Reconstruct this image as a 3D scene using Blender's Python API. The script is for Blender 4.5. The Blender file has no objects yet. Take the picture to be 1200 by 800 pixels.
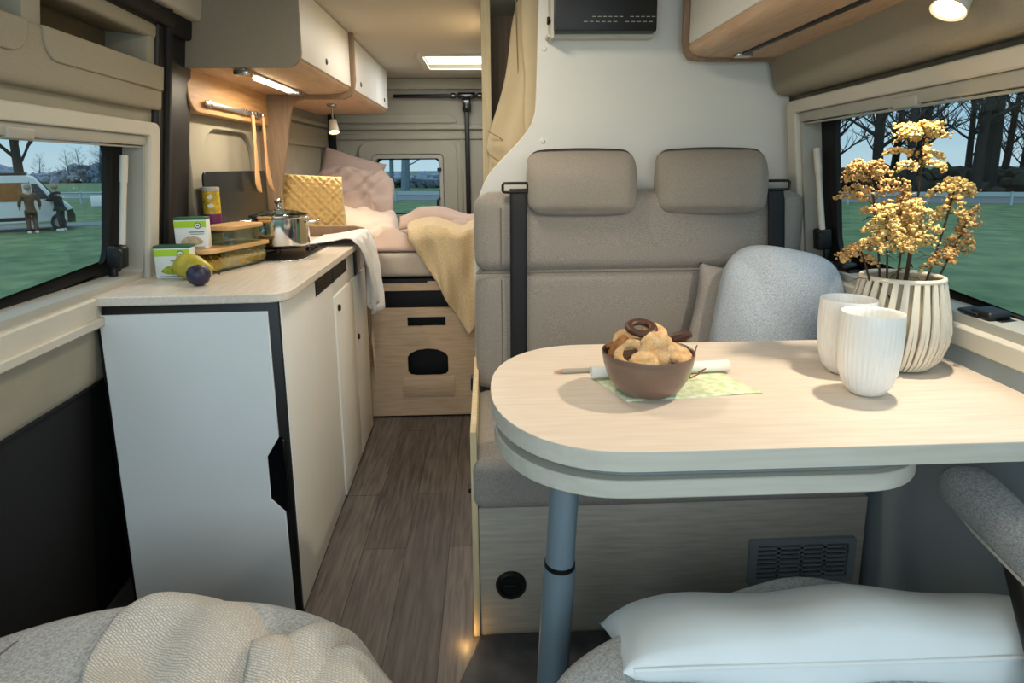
import bpy, bmesh, math, random
from mathutils import Vector, Matrix, Euler, noise
R_ = math.radians
sc = bpy.context.scene
col = sc.collection
# ------------------------------------------------------------------ materials
def srgb(h):
    h = h.lstrip('#')
    v = [int(h[i:i+2], 16)/255 for i in (0, 2, 4)]
    return tuple(c/12.92 if c <= .04045 else ((c+.055)/1.055)**2.4 for c in v)
_m = {}
def mat(name, colr, rough=.6, metal=0., var=0., vscale=20., stretch=(1, 1, 1), colr2=None, bump=0., bscale=200.,
        bstretch=(1, 1, 1), emit=None, estr=0., trans=0., ior=1.45, coat=0., detail=4., contrast=(.3, .7), alpha=1., sheen=0., subs=0.):
    if name in _m: return _m[name]
    c1 = srgb(colr) if isinstance(colr, str) else colr
    m = bpy.data.materials.new(name); m.use_nodes = True
    nt = m.node_tree; N = nt.nodes; L = nt.links
    p = N['Principled BSDF']
    p.inputs['Base Color'].default_value = (*c1, 1)
    p.inputs['Roughness'].default_value = rough
    p.inputs['Metallic'].default_value = metal
    p.inputs['IOR'].default_value = ior
    if trans: p.inputs['Transmission Weight'].default_value = trans
    if coat: p.inputs['Coat Weight'].default_value = coat
    if sheen: p.inputs['Sheen Weight'].default_value = sheen
    if subs:
        p.inputs['Subsurface Weight'].default_value = subs; p.inputs['Subsurface Radius'].default_value = (.02, .02, .02)
    if alpha < 1: p.inputs['Alpha'].default_value = alpha
    if emit:
        p.inputs['Emission Color'].default_value = (*(srgb(emit) if isinstance(emit, str) else emit), 1)
        p.inputs['Emission Strength'].default_value = estr
    tc = None
    if var or bump:
        tc = N.new('ShaderNodeTexCoord')
    if var:
        mp = N.new('ShaderNodeMapping'); mp.inputs['Scale'].default_value = stretch
        L.new(tc.outputs['Object'], mp.inputs['Vector'])
        nz = N.new('ShaderNodeTexNoise'); nz.inputs['Scale'].default_value = vscale; nz.inputs['Detail'].default_value = detail
        L.new(mp.outputs['Vector'], nz.inputs['Vector'])
        rp = N.new('ShaderNodeValToRGB')
        c2 = srgb(colr2) if isinstance(colr2, str) else (colr2 or tuple(max(0, x*(1-var)) for x in c1))
        rp.color_ramp.elements[0].position = contrast[0]; rp.color_ramp.elements[1].position = contrast[1]
        rp.color_ramp.elements[0].color = (*c2, 1); rp.color_ramp.elements[1].color = (*c1, 1)
        L.new(nz.outputs['Fac'], rp.inputs['Fac']); L.new(rp.outputs['Color'], p.inputs['Base Color'])
    if bump:
        mp2 = N.new('ShaderNodeMapping'); mp2.inputs['Scale'].default_value = bstretch
        L.new(tc.outputs['Object'], mp2.inputs['Vector'])
        nb = N.new('ShaderNodeTexNoise'); nb.inputs['Scale'].default_value = bscale; nb.inputs['Detail'].default_value = 3
        L.new(mp2.outputs['Vector'], nb.inputs['Vector'])
        bp = N.new('ShaderNodeBump'); bp.inputs['Strength'].default_value = bump; bp.inputs['Distance'].default_value = .002
        L.new(nb.outputs['Fac'], bp.inputs['Height']); L.new(bp.outputs['Normal'], p.inputs['Normal'])
    _m[name] = m
    return m
def wood(name, c1, c2, axis='x', rough=.45, sc_=9., bump=.05):
    st = {'x': (1.2, 14, 14), 'y': (14, 1.2, 14), 'z': (14, 14, 1.2)}[axis]
    return mat(name, c1, rough, var=.3, colr2=c2, vscale=sc_, stretch=st, detail=6, contrast=(.32, .68), bump=bump, bscale=sc_*3, bstretch=st)
def planks(name):
    m = bpy.data.materials.new(name); m.use_nodes = True
    N = m.node_tree.nodes; L = m.node_tree.links; p = N['Principled BSDF']
    tc = N.new('ShaderNodeTexCoord')
    rot = N.new('ShaderNodeMapping'); rot.inputs['Rotation'].default_value = (0, 0, R_(90)); L.new(tc.outputs['Object'], rot.inputs['Vector'])
    br = N.new('ShaderNodeTexBrick'); br.offset = .37
    br.inputs['Scale'].default_value = 1; br.inputs['Brick Width'].default_value = .95; br.inputs['Row Height'].default_value = .145
    br.inputs['Mortar Size'].default_value = .0018; br.inputs['Mortar Smooth'].default_value = .3
    br.inputs['Color1'].default_value = (*srgb('#776f6a'), 1); br.inputs['Color2'].default_value = (*srgb('#5b5450'), 1)
    br.inputs['Mortar'].default_value = (*srgb('#38322d'), 1)
    L.new(rot.outputs['Vector'], br.inputs['Vector'])
    mp = N.new('ShaderNodeMapping'); mp.inputs['Scale'].default_value = (22, 1.6, 1); L.new(tc.outputs['Object'], mp.inputs['Vector'])
    nz = N.new('ShaderNodeTexNoise'); nz.inputs['Scale'].default_value = 3.2; nz.inputs['Detail'].default_value = 8; nz.inputs['Distortion'].default_value = .6
    L.new(mp.outputs['Vector'], nz.inputs['Vector'])
    rp = N.new('ShaderNodeValToRGB'); rp.color_ramp.elements[0].position = .3; rp.color_ramp.elements[1].position = .72
    rp.color_ramp.elements[0].color = (.45, .43, .42, 1); rp.color_ramp.elements[1].color = (1.1, 1.08, 1.05, 1)
    L.new(nz.outputs['Fac'], rp.inputs['Fac'])
    mx = N.new('ShaderNodeMixRGB'); mx.blend_type = 'MULTIPLY'; mx.inputs['Fac'].default_value = 1
    L.new(br.outputs['Color'], mx.inputs['Color1']); L.new(rp.outputs['Color'], mx.inputs['Color2'])
    L.new(mx.outputs['Color'], p.inputs['Base Color']); p.inputs['Roughness'].default_value = .5
    bp = N.new('ShaderNodeBump'); bp.inputs['Strength'].default_value = .15; bp.inputs['Distance'].default_value = .002
    L.new(nz.outputs['Fac'], bp.inputs['Height']); L.new(bp.outputs['Normal'], p.inputs['Normal'])
    return m
def weave(name, c1, c2, scale=420., bump=.5, rough=.95, knit=0.):
    """heathered upholstery: two crossed wave sets and mottled yarn"""
    m = bpy.data.materials.new(name); m.use_nodes = True
    N = m.node_tree.nodes; L = m.node_tree.links; p = N['Principled BSDF']
    tc = N.new('ShaderNodeTexCoord')
    nz = N.new('ShaderNodeTexNoise'); nz.inputs['Scale'].default_value = scale*1.3; nz.inputs['Detail'].default_value = 2
    mp = N.new('ShaderNodeMapping'); mp.inputs['Scale'].default_value = (.5, .5, 1.3); L.new(tc.outputs['Object'], mp.inputs['Vector']); L.new(mp.outputs['Vector'], nz.inputs['Vector'])
    rp = N.new('ShaderNodeValToRGB'); rp.color_ramp.elements[0].position = .33; rp.color_ramp.elements[1].position = .67
    rp.color_ramp.elements[0].color = (*srgb(c2), 1); rp.color_ramp.elements[1].color = (*srgb(c1), 1)
    L.new(nz.outputs['Fac'], rp.inputs['Fac']); L.new(rp.outputs['Color'], p.inputs['Base Color'])
    p.inputs['Roughness'].default_value = rough; p.inputs['Sheen Weight'].default_value = .15
    v = N.new('ShaderNodeTexVoronoi'); v.inputs['Scale'].default_value = scale*1.5
    L.new(tc.outputs['Object'], v.inputs['Vector'])
    bp = N.new('ShaderNodeBump'); bp.inputs['Strength'].default_value = bump; bp.inputs['Distance'].default_value = .0015
    L.new(v.outputs['Distance'], bp.inputs['Height'])
    L.new(bp.outputs['Normal'], p.inputs['Normal'])
    return m
def knitmat(name, c1, c2):
    """rows of interlocking stitches"""
    m = bpy.data.materials.new(name); m.use_nodes = True
    N = m.node_tree.nodes; L = m.node_tree.links; p = N['Principled BSDF']
    tc = N.new('ShaderNodeTexCoord'); mp = N.new('ShaderNodeMapping'); mp.inputs['Rotation'].default_value = (0, 0, R_(32)); L.new(tc.outputs['Object'], mp.inputs['Vector'])
    nz = N.new('ShaderNodeTexNoise'); nz.inputs['Scale'].default_value = 30
    va_ = N.new('ShaderNodeMixRGB'); va_.blend_type = 'ADD'; va_.inputs['Fac'].default_value = .012
    L.new(mp.outputs['Vector'], nz.inputs['Vector']); L.new(mp.outputs['Vector'], va_.inputs['Color1']); L.new(nz.outputs['Color'], va_.inputs['Color2'])
    br = N.new('ShaderNodeTexBrick'); br.inputs['Scale'].default_value = 1; br.inputs['Brick Width'].default_value = .0078; br.inputs['Row Height'].default_value = .0042
    br.inputs['Mortar Size'].default_value = .0011; br.inputs['Mortar Smooth'].default_value = 1.
    br.inputs['Color1'].default_value = (*srgb(c1), 1); br.inputs['Color2'].default_value = (*[x*.88 for x in srgb(c1)], 1); br.inputs['Mortar'].default_value = (*srgb(c2), 1)
    L.new(va_.outputs['Color'], br.inputs['Vector']); L.new(br.outputs['Color'], p.inputs['Base Color']); p.inputs['Roughness'].default_value = .95
    bp = N.new('ShaderNodeBump'); bp.invert = True; bp.inputs['Strength'].default_value = .7; bp.inputs['Distance'].default_value = .003
    L.new(br.outputs['Fac'], bp.inputs['Height']); L.new(bp.outputs['Normal'], p.inputs['Normal'])
    return m
def glass(name, tint=(.93, .97, .97), refl=.07):
    m = bpy.data.materials.new(name); m.use_nodes = True
    N = m.node_tree.nodes; L = m.node_tree.links
    for n in list(N):
        if n.type != 'OUTPUT_MATERIAL': N.remove(n)
    t = N.new('ShaderNodeBsdfTransparent'); t.inputs[0].default_value = (*tint, 1)
    g = N.new('ShaderNodeBsdfGlossy'); g.inputs['Roughness'].default_value = .03; g.inputs[0].default_value = (.8, .9, .95, 1)
    lw = N.new('ShaderNodeLayerWeight'); lw.inputs[0].default_value = .25
    mm = N.new('ShaderNodeMath'); mm.operation = 'MULTIPLY'; mm.inputs[1].default_value = refl*4; L.new(lw.outputs['Fresnel'], mm.inputs[0])
    mx = N.new('ShaderNodeMixShader'); L.new(mm.outputs[0], mx.inputs[0]); L.new(t.outputs[0], mx.inputs[1]); L.new(g.outputs[0], mx.inputs[2])
    L.new(mx.outputs[0], N['Material Output'].inputs[0])
    return m
M = dict(
    floor=planks('floor planks'),
    white=mat('white laminate', '#e9e8e2', .5, var=.04, vscale=3),
    whitep=mat('white partition laminate', '#e6e5de', .55, var=.05, vscale=2.5),
    fridge=mat('white fridge panel', '#dfe4e4', .42, var=.05, vscale=3),
    cream=mat('cream window plastic', '#c9c5b8', .5, var=.05, vscale=8, bump=.05, bscale=300),
    greyrail=mat('grey blind rail plastic', '#a9a89f', .45),
    black=mat('black plastic', '#0c0d0e', .45, var=.3, vscale=60, bump=.1, bscale=500),
    blackgloss=mat('black glass', '#0a0c0e', .12, coat=.3),
    blackpanel=mat('black lower door panel', '#101112', .7, bump=.3, bscale=400),
    rubber=mat('black rubber seal', '#08090a', .7, bump=.2, bscale=300),
    taupe=mat('taupe wall felt', '#a29a88', .95, var=.12, vscale=300, bump=.5, bscale=700),
    taupe2=mat('taupe trim shell', '#9d9887', .8, var=.08, vscale=12, bump=.25, bscale=500),
    taupedark=mat('dark taupe cabinet end', '#8f8574', .75, var=.1, vscale=200, bump=.15, bscale=500),
    pocket=mat('brown pocket lining', '#75684f', .9, var=.15, vscale=30),
    ceil=mat('ceiling fabric', '#c3bcae', .9, var=.06, vscale=200, bump=.3, bscale=600),
    rear=mat('rear door lining', '#a8a596', .8, var=.06, vscale=6, bump=.15, bscale=500),
    groove=mat('shadow groove', '#4b4639', .9),
    table=wood('pale birch laminate x', '#e0d2c2', '#d6c6b3', 'x', .42, 7., .03),
    tableedge=wood('grey birch edge band', '#c9c5b8', '#bfbaac', 'x', .5, 5., .02),
    ctop=wood('pale counter laminate', '#ddd3c6', '#cdc2b3', 'y', .35, 9., .02),
    oak=wood('limed oak base', '#b0a799', '#9f9688', 'x', .6, 7., .08),
    bedoak=wood('oak bed base', '#c6b198', '#b59d82', 'x', .6, 6., .08),
    beech=wood('beech panel', '#c59a6a', '#b18555', 'y', .5, 6., .05),
    beechx=wood('beech underside', '#cfb092', '#bd9a78', 'y', .5, 6., .05),
    divider=wood('brown divider laminate', '#917962', '#7f6850', 'z', .6, 6., .05),
    creamwood=wood('cream wood edge', '#d8c6a0', '#c9b58c', 'z', .6, 6., .05),
    spoon=wood('spoon beech', '#c99f70', '#b5875a', 'z', .5, 9., .05),
    bamboo=wood('bamboo lid', '#d6ae74', '#c2965a', 'y', .5, 11., .05),
    steel=mat('brushed steel', '#c3c3c0', .22, 1., bump=.05, bscale=300),
    chrome=mat('polished steel', '#d2d2d0', .1, 1.),
    alu=mat('satin aluminium', '#a6a6a2', .35, .9),
    legmet=mat('grey powder coated tube', '#80919a', .4, .35),
    seat=weave('grey upholstery', '#a59d93', '#7f7870', 500, .4),
    seat2=weave('light grey seat weave', '#c2c3c1', '#989896', 330, .8),
    arm=weave('speckled armrest weave', '#b5b4b0', '#868685', 300, .9),
    head=weave('taupe headrest cloth', '#a39a8e', '#867e74', 600, .3),
    pill1=weave('grey linen cushion', '#a9a29a', '#8d867e', 500, .4),
    pill2=weave('blue grey jersey', '#b9c1c9', '#939ca6', 420, .4),
    knit=knitmat('oatmeal knit', '#dcd7ce', '#b9b1a5'),
    pillw=mat('white cotton cushion', '#dde4e4', .9, var=.05, vscale=9, bump=.2, bscale=900, sheen=.2),
    pink=mat('dusty pink bed linen', '#b9a397', .9, var=.08, vscale=8, bump=.25, bscale=600, sheen=.2),
    pink2=mat('pale pink bed linen', '#d9c8bb', .9, var=.06, vscale=8, bump=.25, bscale=600, sheen=.2),
    sheet=mat('mattress cover', '#bdb3a6', .95, var=.05, vscale=40, bump=.3, bscale=700),
    throw=weave('straw knitted throw', '#dccaa6', '#bfa981', 260, .9),
    quilt=mat('mustard quilted velvet', '#cfae6e', .8, var=.2, vscale=40, bump=.3, bscale=500, sheen=.4),
    towel=mat('pale tea towel', '#dddedd', .95, var=.06, vscale=30, bump=.4, bscale=700),
    jacket=mat('beige cotton jacket', '#dbc7a2', .9, var=.06, vscale=14, bump=.3, bscale=800),
    stitch=mat('jacket seam', '#9a8362', .9),
    belt=mat('black webbing', '#17181a', .6, bump=.3, bscale=900),
    porcelain=mat('white ribbed porcelain', '#eceae4', .35, coat=.2),
    vase=mat('ivory lacquered slats', '#d9d0bd', .55, var=.06, vscale=30),
    vasein=mat('vase lining', '#a79a82', .9),
    gold=mat('dried goldenrod bloom', '#d6bb7c', .95, var=.4, colr2='#aa8545', vscale=160, contrast=(.3, .62)),
    gold2=mat('brown goldenrod bloom', '#c6a469', .95, var=.4, colr2='#8d6a3f', vscale=160),
    stem=mat('dry stem', '#4b3a2a', .9, var=.2, vscale=60),
    bowl=mat('brown stoneware glaze', '#7a6152', .3, var=.1, vscale=30, coat=.3),
    bowlin=mat('tan bowl glaze', '#a9835f', .35),
    cook=mat('golden biscuit', '#dcba8a', .85, var=.35, colr2='#b98a55', vscale=70, bump=.8, bscale=220),
    cook2=mat('brown biscuit', '#a9713f', .85, var=.3, colr2='#7d4d26', vscale=70, bump=.8, bscale=220),
    choc=mat('chocolate', '#4a2b1c', .45, var=.2, vscale=60),
    paper=mat('white paper', '#e6e6dc', .85),
    paperprint=mat('green printed paper', '#dfe3c4', .85, var=.5, colr2='#c5d2a2', vscale=55, detail=6, contrast=(.42, .58)),
    penm=mat('grey pencil lacquer', '#a39a8a', .4),
    wire=mat('copper wire', '#a8674c', .4, .6),
    pasta=mat('yellow pasta', '#d9a93a', .7, var=.3, colr2='#a9741c', vscale=60, bump=.8, bscale=90),
    pear=mat('yellow pear skin', '#cdb640', .45, var=.25, colr2='#948d2a', vscale=25),
    plum=mat('plum skin', '#2c2a44', .4, var=.3, vscale=20),
    cartonw=mat('white carton', '#dfe3e0', .6),
    cartong=mat('lime carton band', '#a5cc31', .6),
    lidg=mat('green carton lid', '#1f5c45', .5),
    food1=mat('yellow green food print', '#b7b52c', .7, var=.4, colr2='#6f8a2c', vscale=120),
    food2=mat('cream food print', '#cdb89a', .7, var=.3, colr2='#a48f74', vscale=90),
    ink=mat('grey print', '#5c6a60', .7),
    cany=mat('yellow can print', '#d9b62a', .5, var=.5, colr2='#8c7d2c', vscale=60),
    canp=mat('purple can print', '#6a2158', .5),
    clearglass=glass('clear storage glass', (.9, .95, .93), .09),
    pane=glass('acrylic window pane', (.97, .99, 1.), .012),
    lamp=mat('lamp face', '#ffffff', .5, emit='#ffe0a8', estr=14.),
    lampsmall=mat('small lamp face', '#ffffff', .5, emit='#ffdb9c', estr=10.),
    led=mat('led strip diffuser', '#ffffff', .5, emit='#ffe9bd', estr=7.),
    lampbody=mat('white lamp shell', '#d8d2c2', .4),
    hatch=mat('self-glowing hatch pane', '#ffffff', .6, emit='#fff4e2', estr=1.3),  # pane emits by itself, standing in for daylight through the hatch
    grass=mat('grass field', '#6d8459', .95, var=.5, colr2='#465f41', vscale=1.1, detail=12, contrast=(.3, .7), bump=1., bscale=3),
    asphalt=mat('wet asphalt road', '#7b8087', .8, var=.2, vscale=3),
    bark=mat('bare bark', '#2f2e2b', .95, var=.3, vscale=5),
    barkblue=mat('haze tinted bark', '#71858f', .95, var=.2, vscale=3),  # bark colour lightened and blued to paint in the haze
    bark2=mat('haze tinted far bark', '#55606a', .95, var=.2, vscale=3),  # haze of the distance put into the colour
    haze=mat('haze tinted hedge', '#8492a3', .95, var=.25, vscale=1.5),  # blue grey of the air haze painted into the foliage colour
    brush=mat('brown undergrowth', '#3e4236', .95, var=.5, vscale=1.2, detail=10),
    galv=mat('galvanised rail', '#a7b6bf', .5, .2),
    vanw=mat('white van paint', '#dfe2e3', .35, coat=.3),
    vanb=mat('dark van cladding', '#23262a', .6),
    vanwin=mat('van side window', '#39434c', .2),
    awning=mat('warm van interior', '#a2693a', .8, var=.3, vscale=5),
    tyre=mat('tyre', '#15161a', .8),
    hub=mat('wheel hub', '#a9adb1', .4, .5),
    coat=mat('brown coat', '#5f4835', .9),
    dark=mat('dark coat', '#25262b', .9),
    trouser=mat('dark brown trousers', '#41312a', .9),
    skin=mat('skin', '#c39a80', .6),
    hairg=mat('grey hair', '#8d8378', .8),
    shoe=mat('white shoe', '#d8d8d4', .6),
)
# ------------------------------------------------------------------ mesh helpers
class MB:
    def __init__(s): s.bm = bmesh.new(); s.mi = 0
    def _take(s, b2, mtx=None, smooth=None):
        if mtx is not None: bmesh.ops.transform(b2, matrix=mtx, verts=b2.verts)
        vm = {}
        for v in b2.verts: vm[v] = s.bm.verts.new(v.co)
        for f in b2.faces:
            try: nf = s.bm.faces.new([vm[v] for v in f.verts]); nf.material_index = s.mi
            except ValueError: pass
        b2.free(); return s
    def box(s, x0, x1, y0, y1, z0, z1, r=0., seg=2, mtx=None):
        b = bmesh.new(); bmesh.ops.create_cube(b, size=1)
        sx, sy, sz = abs(x1-x0), abs(y1-y0), abs(z1-z0)
        bmesh.ops.scale(b, vec=(sx, sy, sz), verts=b.verts)
        if r: 
            r = min(r, .49*min(sx, sy, sz))
            bmesh.ops.bevel(b, geom=b.edges[:], offset=r, segments=seg, profile=.5, affect='EDGES')
        bmesh.ops.translate(b, vec=((x0+x1)/2, (y0+y1)/2, (z0+z1)/2), verts=b.verts)
        return s._take(b, mtx)
    def soft(s, x0, x1, y0, y1, z0, z1, r, n=10, puff=0., mtx=None, nz=0., ns=6.):
        """densely gridded rounded box, faces puffed outwards, with slight lumps"""
        b = bmesh.new(); bmesh.ops.create_cube(b, size=2)
        bmesh.ops.subdivide_edges(b, edges=b.edges[:], cuts=n, use_grid_fill=True)
        h = Vector((abs(x1-x0)/2, abs(y1-y0)/2, abs(z1-z0)/2)); c = Vector(((x0+x1)/2, (y0+y1)/2, (z0+z1)/2))
        for v in b.verts:
            u = v.co.copy()
            # concentrate the grid towards the edges
            u = Vector([math.copysign(abs(t)**.75, t) for t in u])
            p = Vector((u.x*h.x, u.y*h.y, u.z*h.z))
            q = Vector([max(-(h[i]-r), min(h[i]-r, p[i])) if h[i] > r else 0 for i in range(3)])
            d = p-q
            rr = Vector([min(r, h[i]) for i in range(3)])
            if d.length > 1e-9:
                # project offset on a sphere
                k = d.length; mx = max(abs(d.x), abs(d.y), abs(d.z))
                d = d*(mx/k)
            p = q+d
            if puff:
                for i in range(3):
                    if abs(u[i]) > .98:
                        j, l = (i+1) % 3, (i+2) % 3
                        p[i] += math.copysign(puff*(1-u[j]**2)*(1-u[l]**2), u[i])
            if nz: p += noise.noise_vector(p*ns)*nz
            v.co = p+c
        return s._take(b, mtx)
    def cyl(s, p0, p1, r0, r1=None, seg=20, caps=True):
        return s.tube([p0, p1], [r0, r1 if r1 is not None else r0], seg, caps)
    def tube(s, pts, rad, seg=8, caps=True, flat=None):
        pts = [Vector(p) for p in pts]; n = len(pts)
        if not hasattr(rad, '__len__'): rad = [rad]*n
        rings = []; up = None
        for i, p in enumerate(pts):
            t = (pts[min(i+1, n-1)]-pts[max(i-1, 0)])
            t = t.normalized() if t.length > 1e-9 else Vector((0, 0, 1))
            if up is None: up = Vector((0, 0, 1)) if abs(t.z) < .9 else Vector((1, 0, 0))
            x = t.cross(up)
            if x.length < 1e-6: x = t.cross(Vector((0, 1, 0)))
            x.normalize(); y = x.cross(t).normalized(); up = y
            fl = flat or (1, 1)
            rings.append([s.bm.verts.new(p+(x*math.cos(a)*fl[0]+y*math.sin(a)*fl[1])*rad[i]) for a in [2*math.pi*k/seg for k in range(seg)]])
        for a, b in zip(rings, rings[1:]):
            for k in range(seg):
                f = s.bm.faces.new((a[k], a[(k+1) % seg], b[(k+1) % seg], b[k])); f.material_index = s.mi
        if caps and seg > 2:
            for rg in (rings[0], rings[-1]):
                try: f = s.bm.faces.new(rg); f.material_index = s.mi
                except ValueError: pass
        return s
    def lathe(s, prof, seg=32, c=(0, 0, 0), fn=None, mtx=None):
        b = bmesh.new(); rings = []
        for (r, z) in prof:
            if r < 1e-6: rings.append([b.verts.new((0, 0, z))])
            else: rings.append([b.verts.new(((r*(fn(k/seg, z) if fn else 1))*math.cos(2*math.pi*k/seg), (r*(fn(k/seg, z) if fn else 1))*math.sin(2*math.pi*k/seg), z)) for k in range(seg)])
        for a, d in zip(rings, rings[1:]):
            for k in range(seg):
                k2 = (k+1) % seg
                vs = [a[0]] if len(a) == 1 else [a[k], a[k2]]
                vs += [d[0]] if len(d) == 1 else [d[k2], d[k]]
                if len(vs) > 2:
                    try: b.faces.new(vs)
                    except ValueError: pass
        bmesh.ops.translate(b, vec=c, verts=b.verts)
        return s._take(b, mtx)
    def prism(s, poly, a0, a1, axis='z', mtx=None):
        """poly in the two other axes: z->(x,y)  y->(x,z)  x->(y,z)"""
        mk = {'z': lambda p, a: (p[0], p[1], a), 'y': lambda p, a: (p[0], a, p[1]), 'x': lambda p, a: (a, p[0], p[1])}[axis]
        b = bmesh.new()
        A = [b.verts.new(mk(p, a0)) for p in poly]; B = [b.verts.new(mk(p, a1)) for p in poly]
        b.faces.new(A); b.faces.new(B[::-1]); n = len(poly)
        for i in range(n): b.faces.new((A[i], B[i], B[(i+1) % n], A[(i+1) % n]))
        bmesh.ops.recalc_face_normals(b, faces=b.faces)
        return s._take(b, mtx)
    def ring(s, outer, inner, a0, a1, axis='z', mtx=None):
        mk = {'z': lambda p, a: (p[0], p[1], a), 'y': lambda p, a: (p[0], a, p[1]), 'x': lambda p, a: (a, p[0], p[1])}[axis]
        b = bmesh.new(); n = len(outer)
        L4 = [[b.verts.new(mk(p, a)) for p in pl] for pl, a in ((outer, a0), (outer, a1), (inner, a1), (inner, a0))]
        for k in range(4):
            A, B = L4[k], L4[(k+1) % 4]
            for i in range(n): b.faces.new((A[i], B[i], B[(i+1) % n], A[(i+1) % n]))
        bmesh.ops.recalc_face_normals(b, faces=b.faces)
        return s._take(b, mtx)
    def grid(s, nu, nv, fn, thick=0.):
        V = [[s.bm.verts.new(fn(i/nu, j/nv)) for j in range(nv+1)] for i in range(nu+1)]
        for i in range(nu):
            for j in range(nv):
                f = s.bm.faces.new((V[i][j], V[i+1][j], V[i+1][j+1], V[i][j+1])); f.material_index = s.mi
        return s
    def blob(s, c, r, sub=1, sq=(1, 1, 1), jit=0., mtx=None):
        b = bmesh.new(); bmesh.ops.create_icosphere(b, subdivisions=sub, radius=r)
        for v in b.verts:
            if jit: v.co *= 1+random.uniform(-jit, jit)
            v.co = Vector((v.co.x*sq[0], v.co.y*sq[1], v.co.z*sq[2]))
        if mtx is not None: bmesh.ops.transform(b, matrix=mtx, verts=b.verts)
        bmesh.ops.translate(b, vec=c, verts=b.verts)
        return s._take(b)
def rrect(x0, x1, y0, y1, r, n=6, rs=None):
    """rounded rectangle; rs = radii for corners (x1y1, x0y1, x0y0, x1y0)"""
    rs = rs or (r, r, r, r); out = []
    for (cx, cy, a0, rr) in ((x1, y1, 0, rs[0]), (x0, y1, 90, rs[1]), (x0, y0, 180, rs[2]), (x1, y0, 270, rs[3])):
        sx = 1 if cx == x1 else -1; sy = 1 if cy == y1 else -1
        for k in range(n+1):
            a = R_(a0+90*k/n); out.append((cx-sx*rr+rr*math.cos(a), cy-sy*rr+rr*math.sin(a)))
    return out
INV = {}
def thing(name, label, cat, loc=(0, 0, 0), rot=(0, 0, 0), group=None, kind=None):
    o = bpy.data.objects.new(name, None); col.objects.link(o)
    o.empty_display_size = .05
    o.location = loc; o.rotation_euler = rot
    INV[o.name] = (Matrix.Translation(loc) @ Euler(rot).to_matrix().to_4x4()).inverted()
    if label: o['label'] = label
    if cat: o['category'] = cat
    if group: o['group'] = group
    if kind: o['kind'] = kind
    return o
def obj(name, b, m, parent=None, world=True, ang=40, label=None, sub=0, solid=0., bevel=0., merge=0., recalc=True):
    if merge: bmesh.ops.remove_doubles(b.bm, verts=b.bm.verts, dist=merge)
    if recalc: bmesh.ops.recalc_face_normals(b.bm, faces=b.bm.faces)
    me = bpy.data.meshes.new(name); b.bm.to_mesh(me); b.bm.free()
    for mm in (m if isinstance(m, (list, tuple)) else [m]): me.materials.append(mm)
    o = bpy.data.objects.new(name, me); col.objects.link(o)
    if parent is not None:
        o.parent = parent
        inv = INV.get(parent.name)
        if inv is not None:
            if world: me.transform(inv)
            INV[o.name] = inv
    me.shade_smooth()
    me.set_sharp_from_angle(angle=R_(ang))
    if label: o['label'] = label
    if bevel:
        md = o.modifiers.new('bevel', 'BEVEL'); md.width = bevel; md.segments = 2; md.limit_method = 'ANGLE'; md.angle_limit = R_(50)
    if solid:
        md = o.modifiers.new('solid', 'SOLIDIFY'); md.thickness = solid; md.offset = 0
    if sub:
        md = o.modifiers.new('sub', 'SUBSURF'); md.levels = sub; md.render_levels = sub
    return o
def tag(o, label, cat, group=None, kind=None):
    if label: o['label'] = label
    if cat: o['category'] = cat
    if group: o['group'] = group
    if kind: o['kind'] = kind
    return o
def struct(name, b, m, **k):
    o = obj(name, b, m, **k); o['kind'] = 'structure'; return o
def solo(name, b, m, loc, label, cat, group=None, rot=(0, 0, 0), **k):
    """a thing that is one mesh, origin at loc (mesh built in local coordinates)"""
    o = obj(name, b, m, **k); o.location = loc; o.rotation_euler = rot
    return tag(o, label, cat, group)
def dup(root, loc, rot=None, label=None, group=None, scale=None):
    r = root.copy(); col.objects.link(r); r.location = loc
    if rot is not None: r.rotation_euler = rot
    if scale is not None: r.scale = scale
    if label: r['label'] = label
    if group: r['group'] = group
    for ch in list(root.children):
        c = ch.copy(); col.objects.link(c); c.parent = r
        for g in list(ch.children):
            d = g.copy(); col.objects.link(d); d.parent = c
    return r
def pillow(w, h, t, n=22, pinch=.07, nz=.006, ns=7., seed=0, fn=None, pw=.5, sag=0., rnd=0):
    """pillow mesh in local x (width) y (height) z (thickness)"""
    b = MB(); off = Vector((seed*3.1, seed*1.7, seed*.9))
    for sgn in (1, -1):
        def f(a, c, sgn=sgn):
            u, v = a*2-1, c*2-1
            u = math.copysign(abs(u)**.8, u); v = math.copysign(abs(v)**.8, v)
            e = max(0, (1-u**4)*(1-v**4))
            z = sgn*t/2*(e**pw)*(1-.25*(u*u+v*v)/2)
            x = u*w/2*(1-pinch*(1-v*v)); y = v*h/2*(1-pinch*(1-u*u))
            if rnd:
                m_ = max(abs(u), abs(v))
                if m_ > 1e-6:
                    q_ = m_/((abs(u)**rnd+abs(v)**rnd)**(1/rnd)); x *= q_; y *= q_
            p = Vector((x, y, z))
            k = min(1, e*3)
            p += noise.noise_vector(p*ns+off)*nz*(.3+k)
            if sag: p.z += sag*u*u
            if fn: p.z += sgn*fn(u, v)*k
            return p
        b.grid(n, n, f)
    bmesh.ops.remove_doubles(b.bm, verts=b.bm.verts, dist=.0006)
    return b
def frame_m(o, ex, ey, ez):
    """matrix from axes"""
    m = Matrix((ex, ey, ez)).transposed().to_4x4(); m.translation = o; return m
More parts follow.
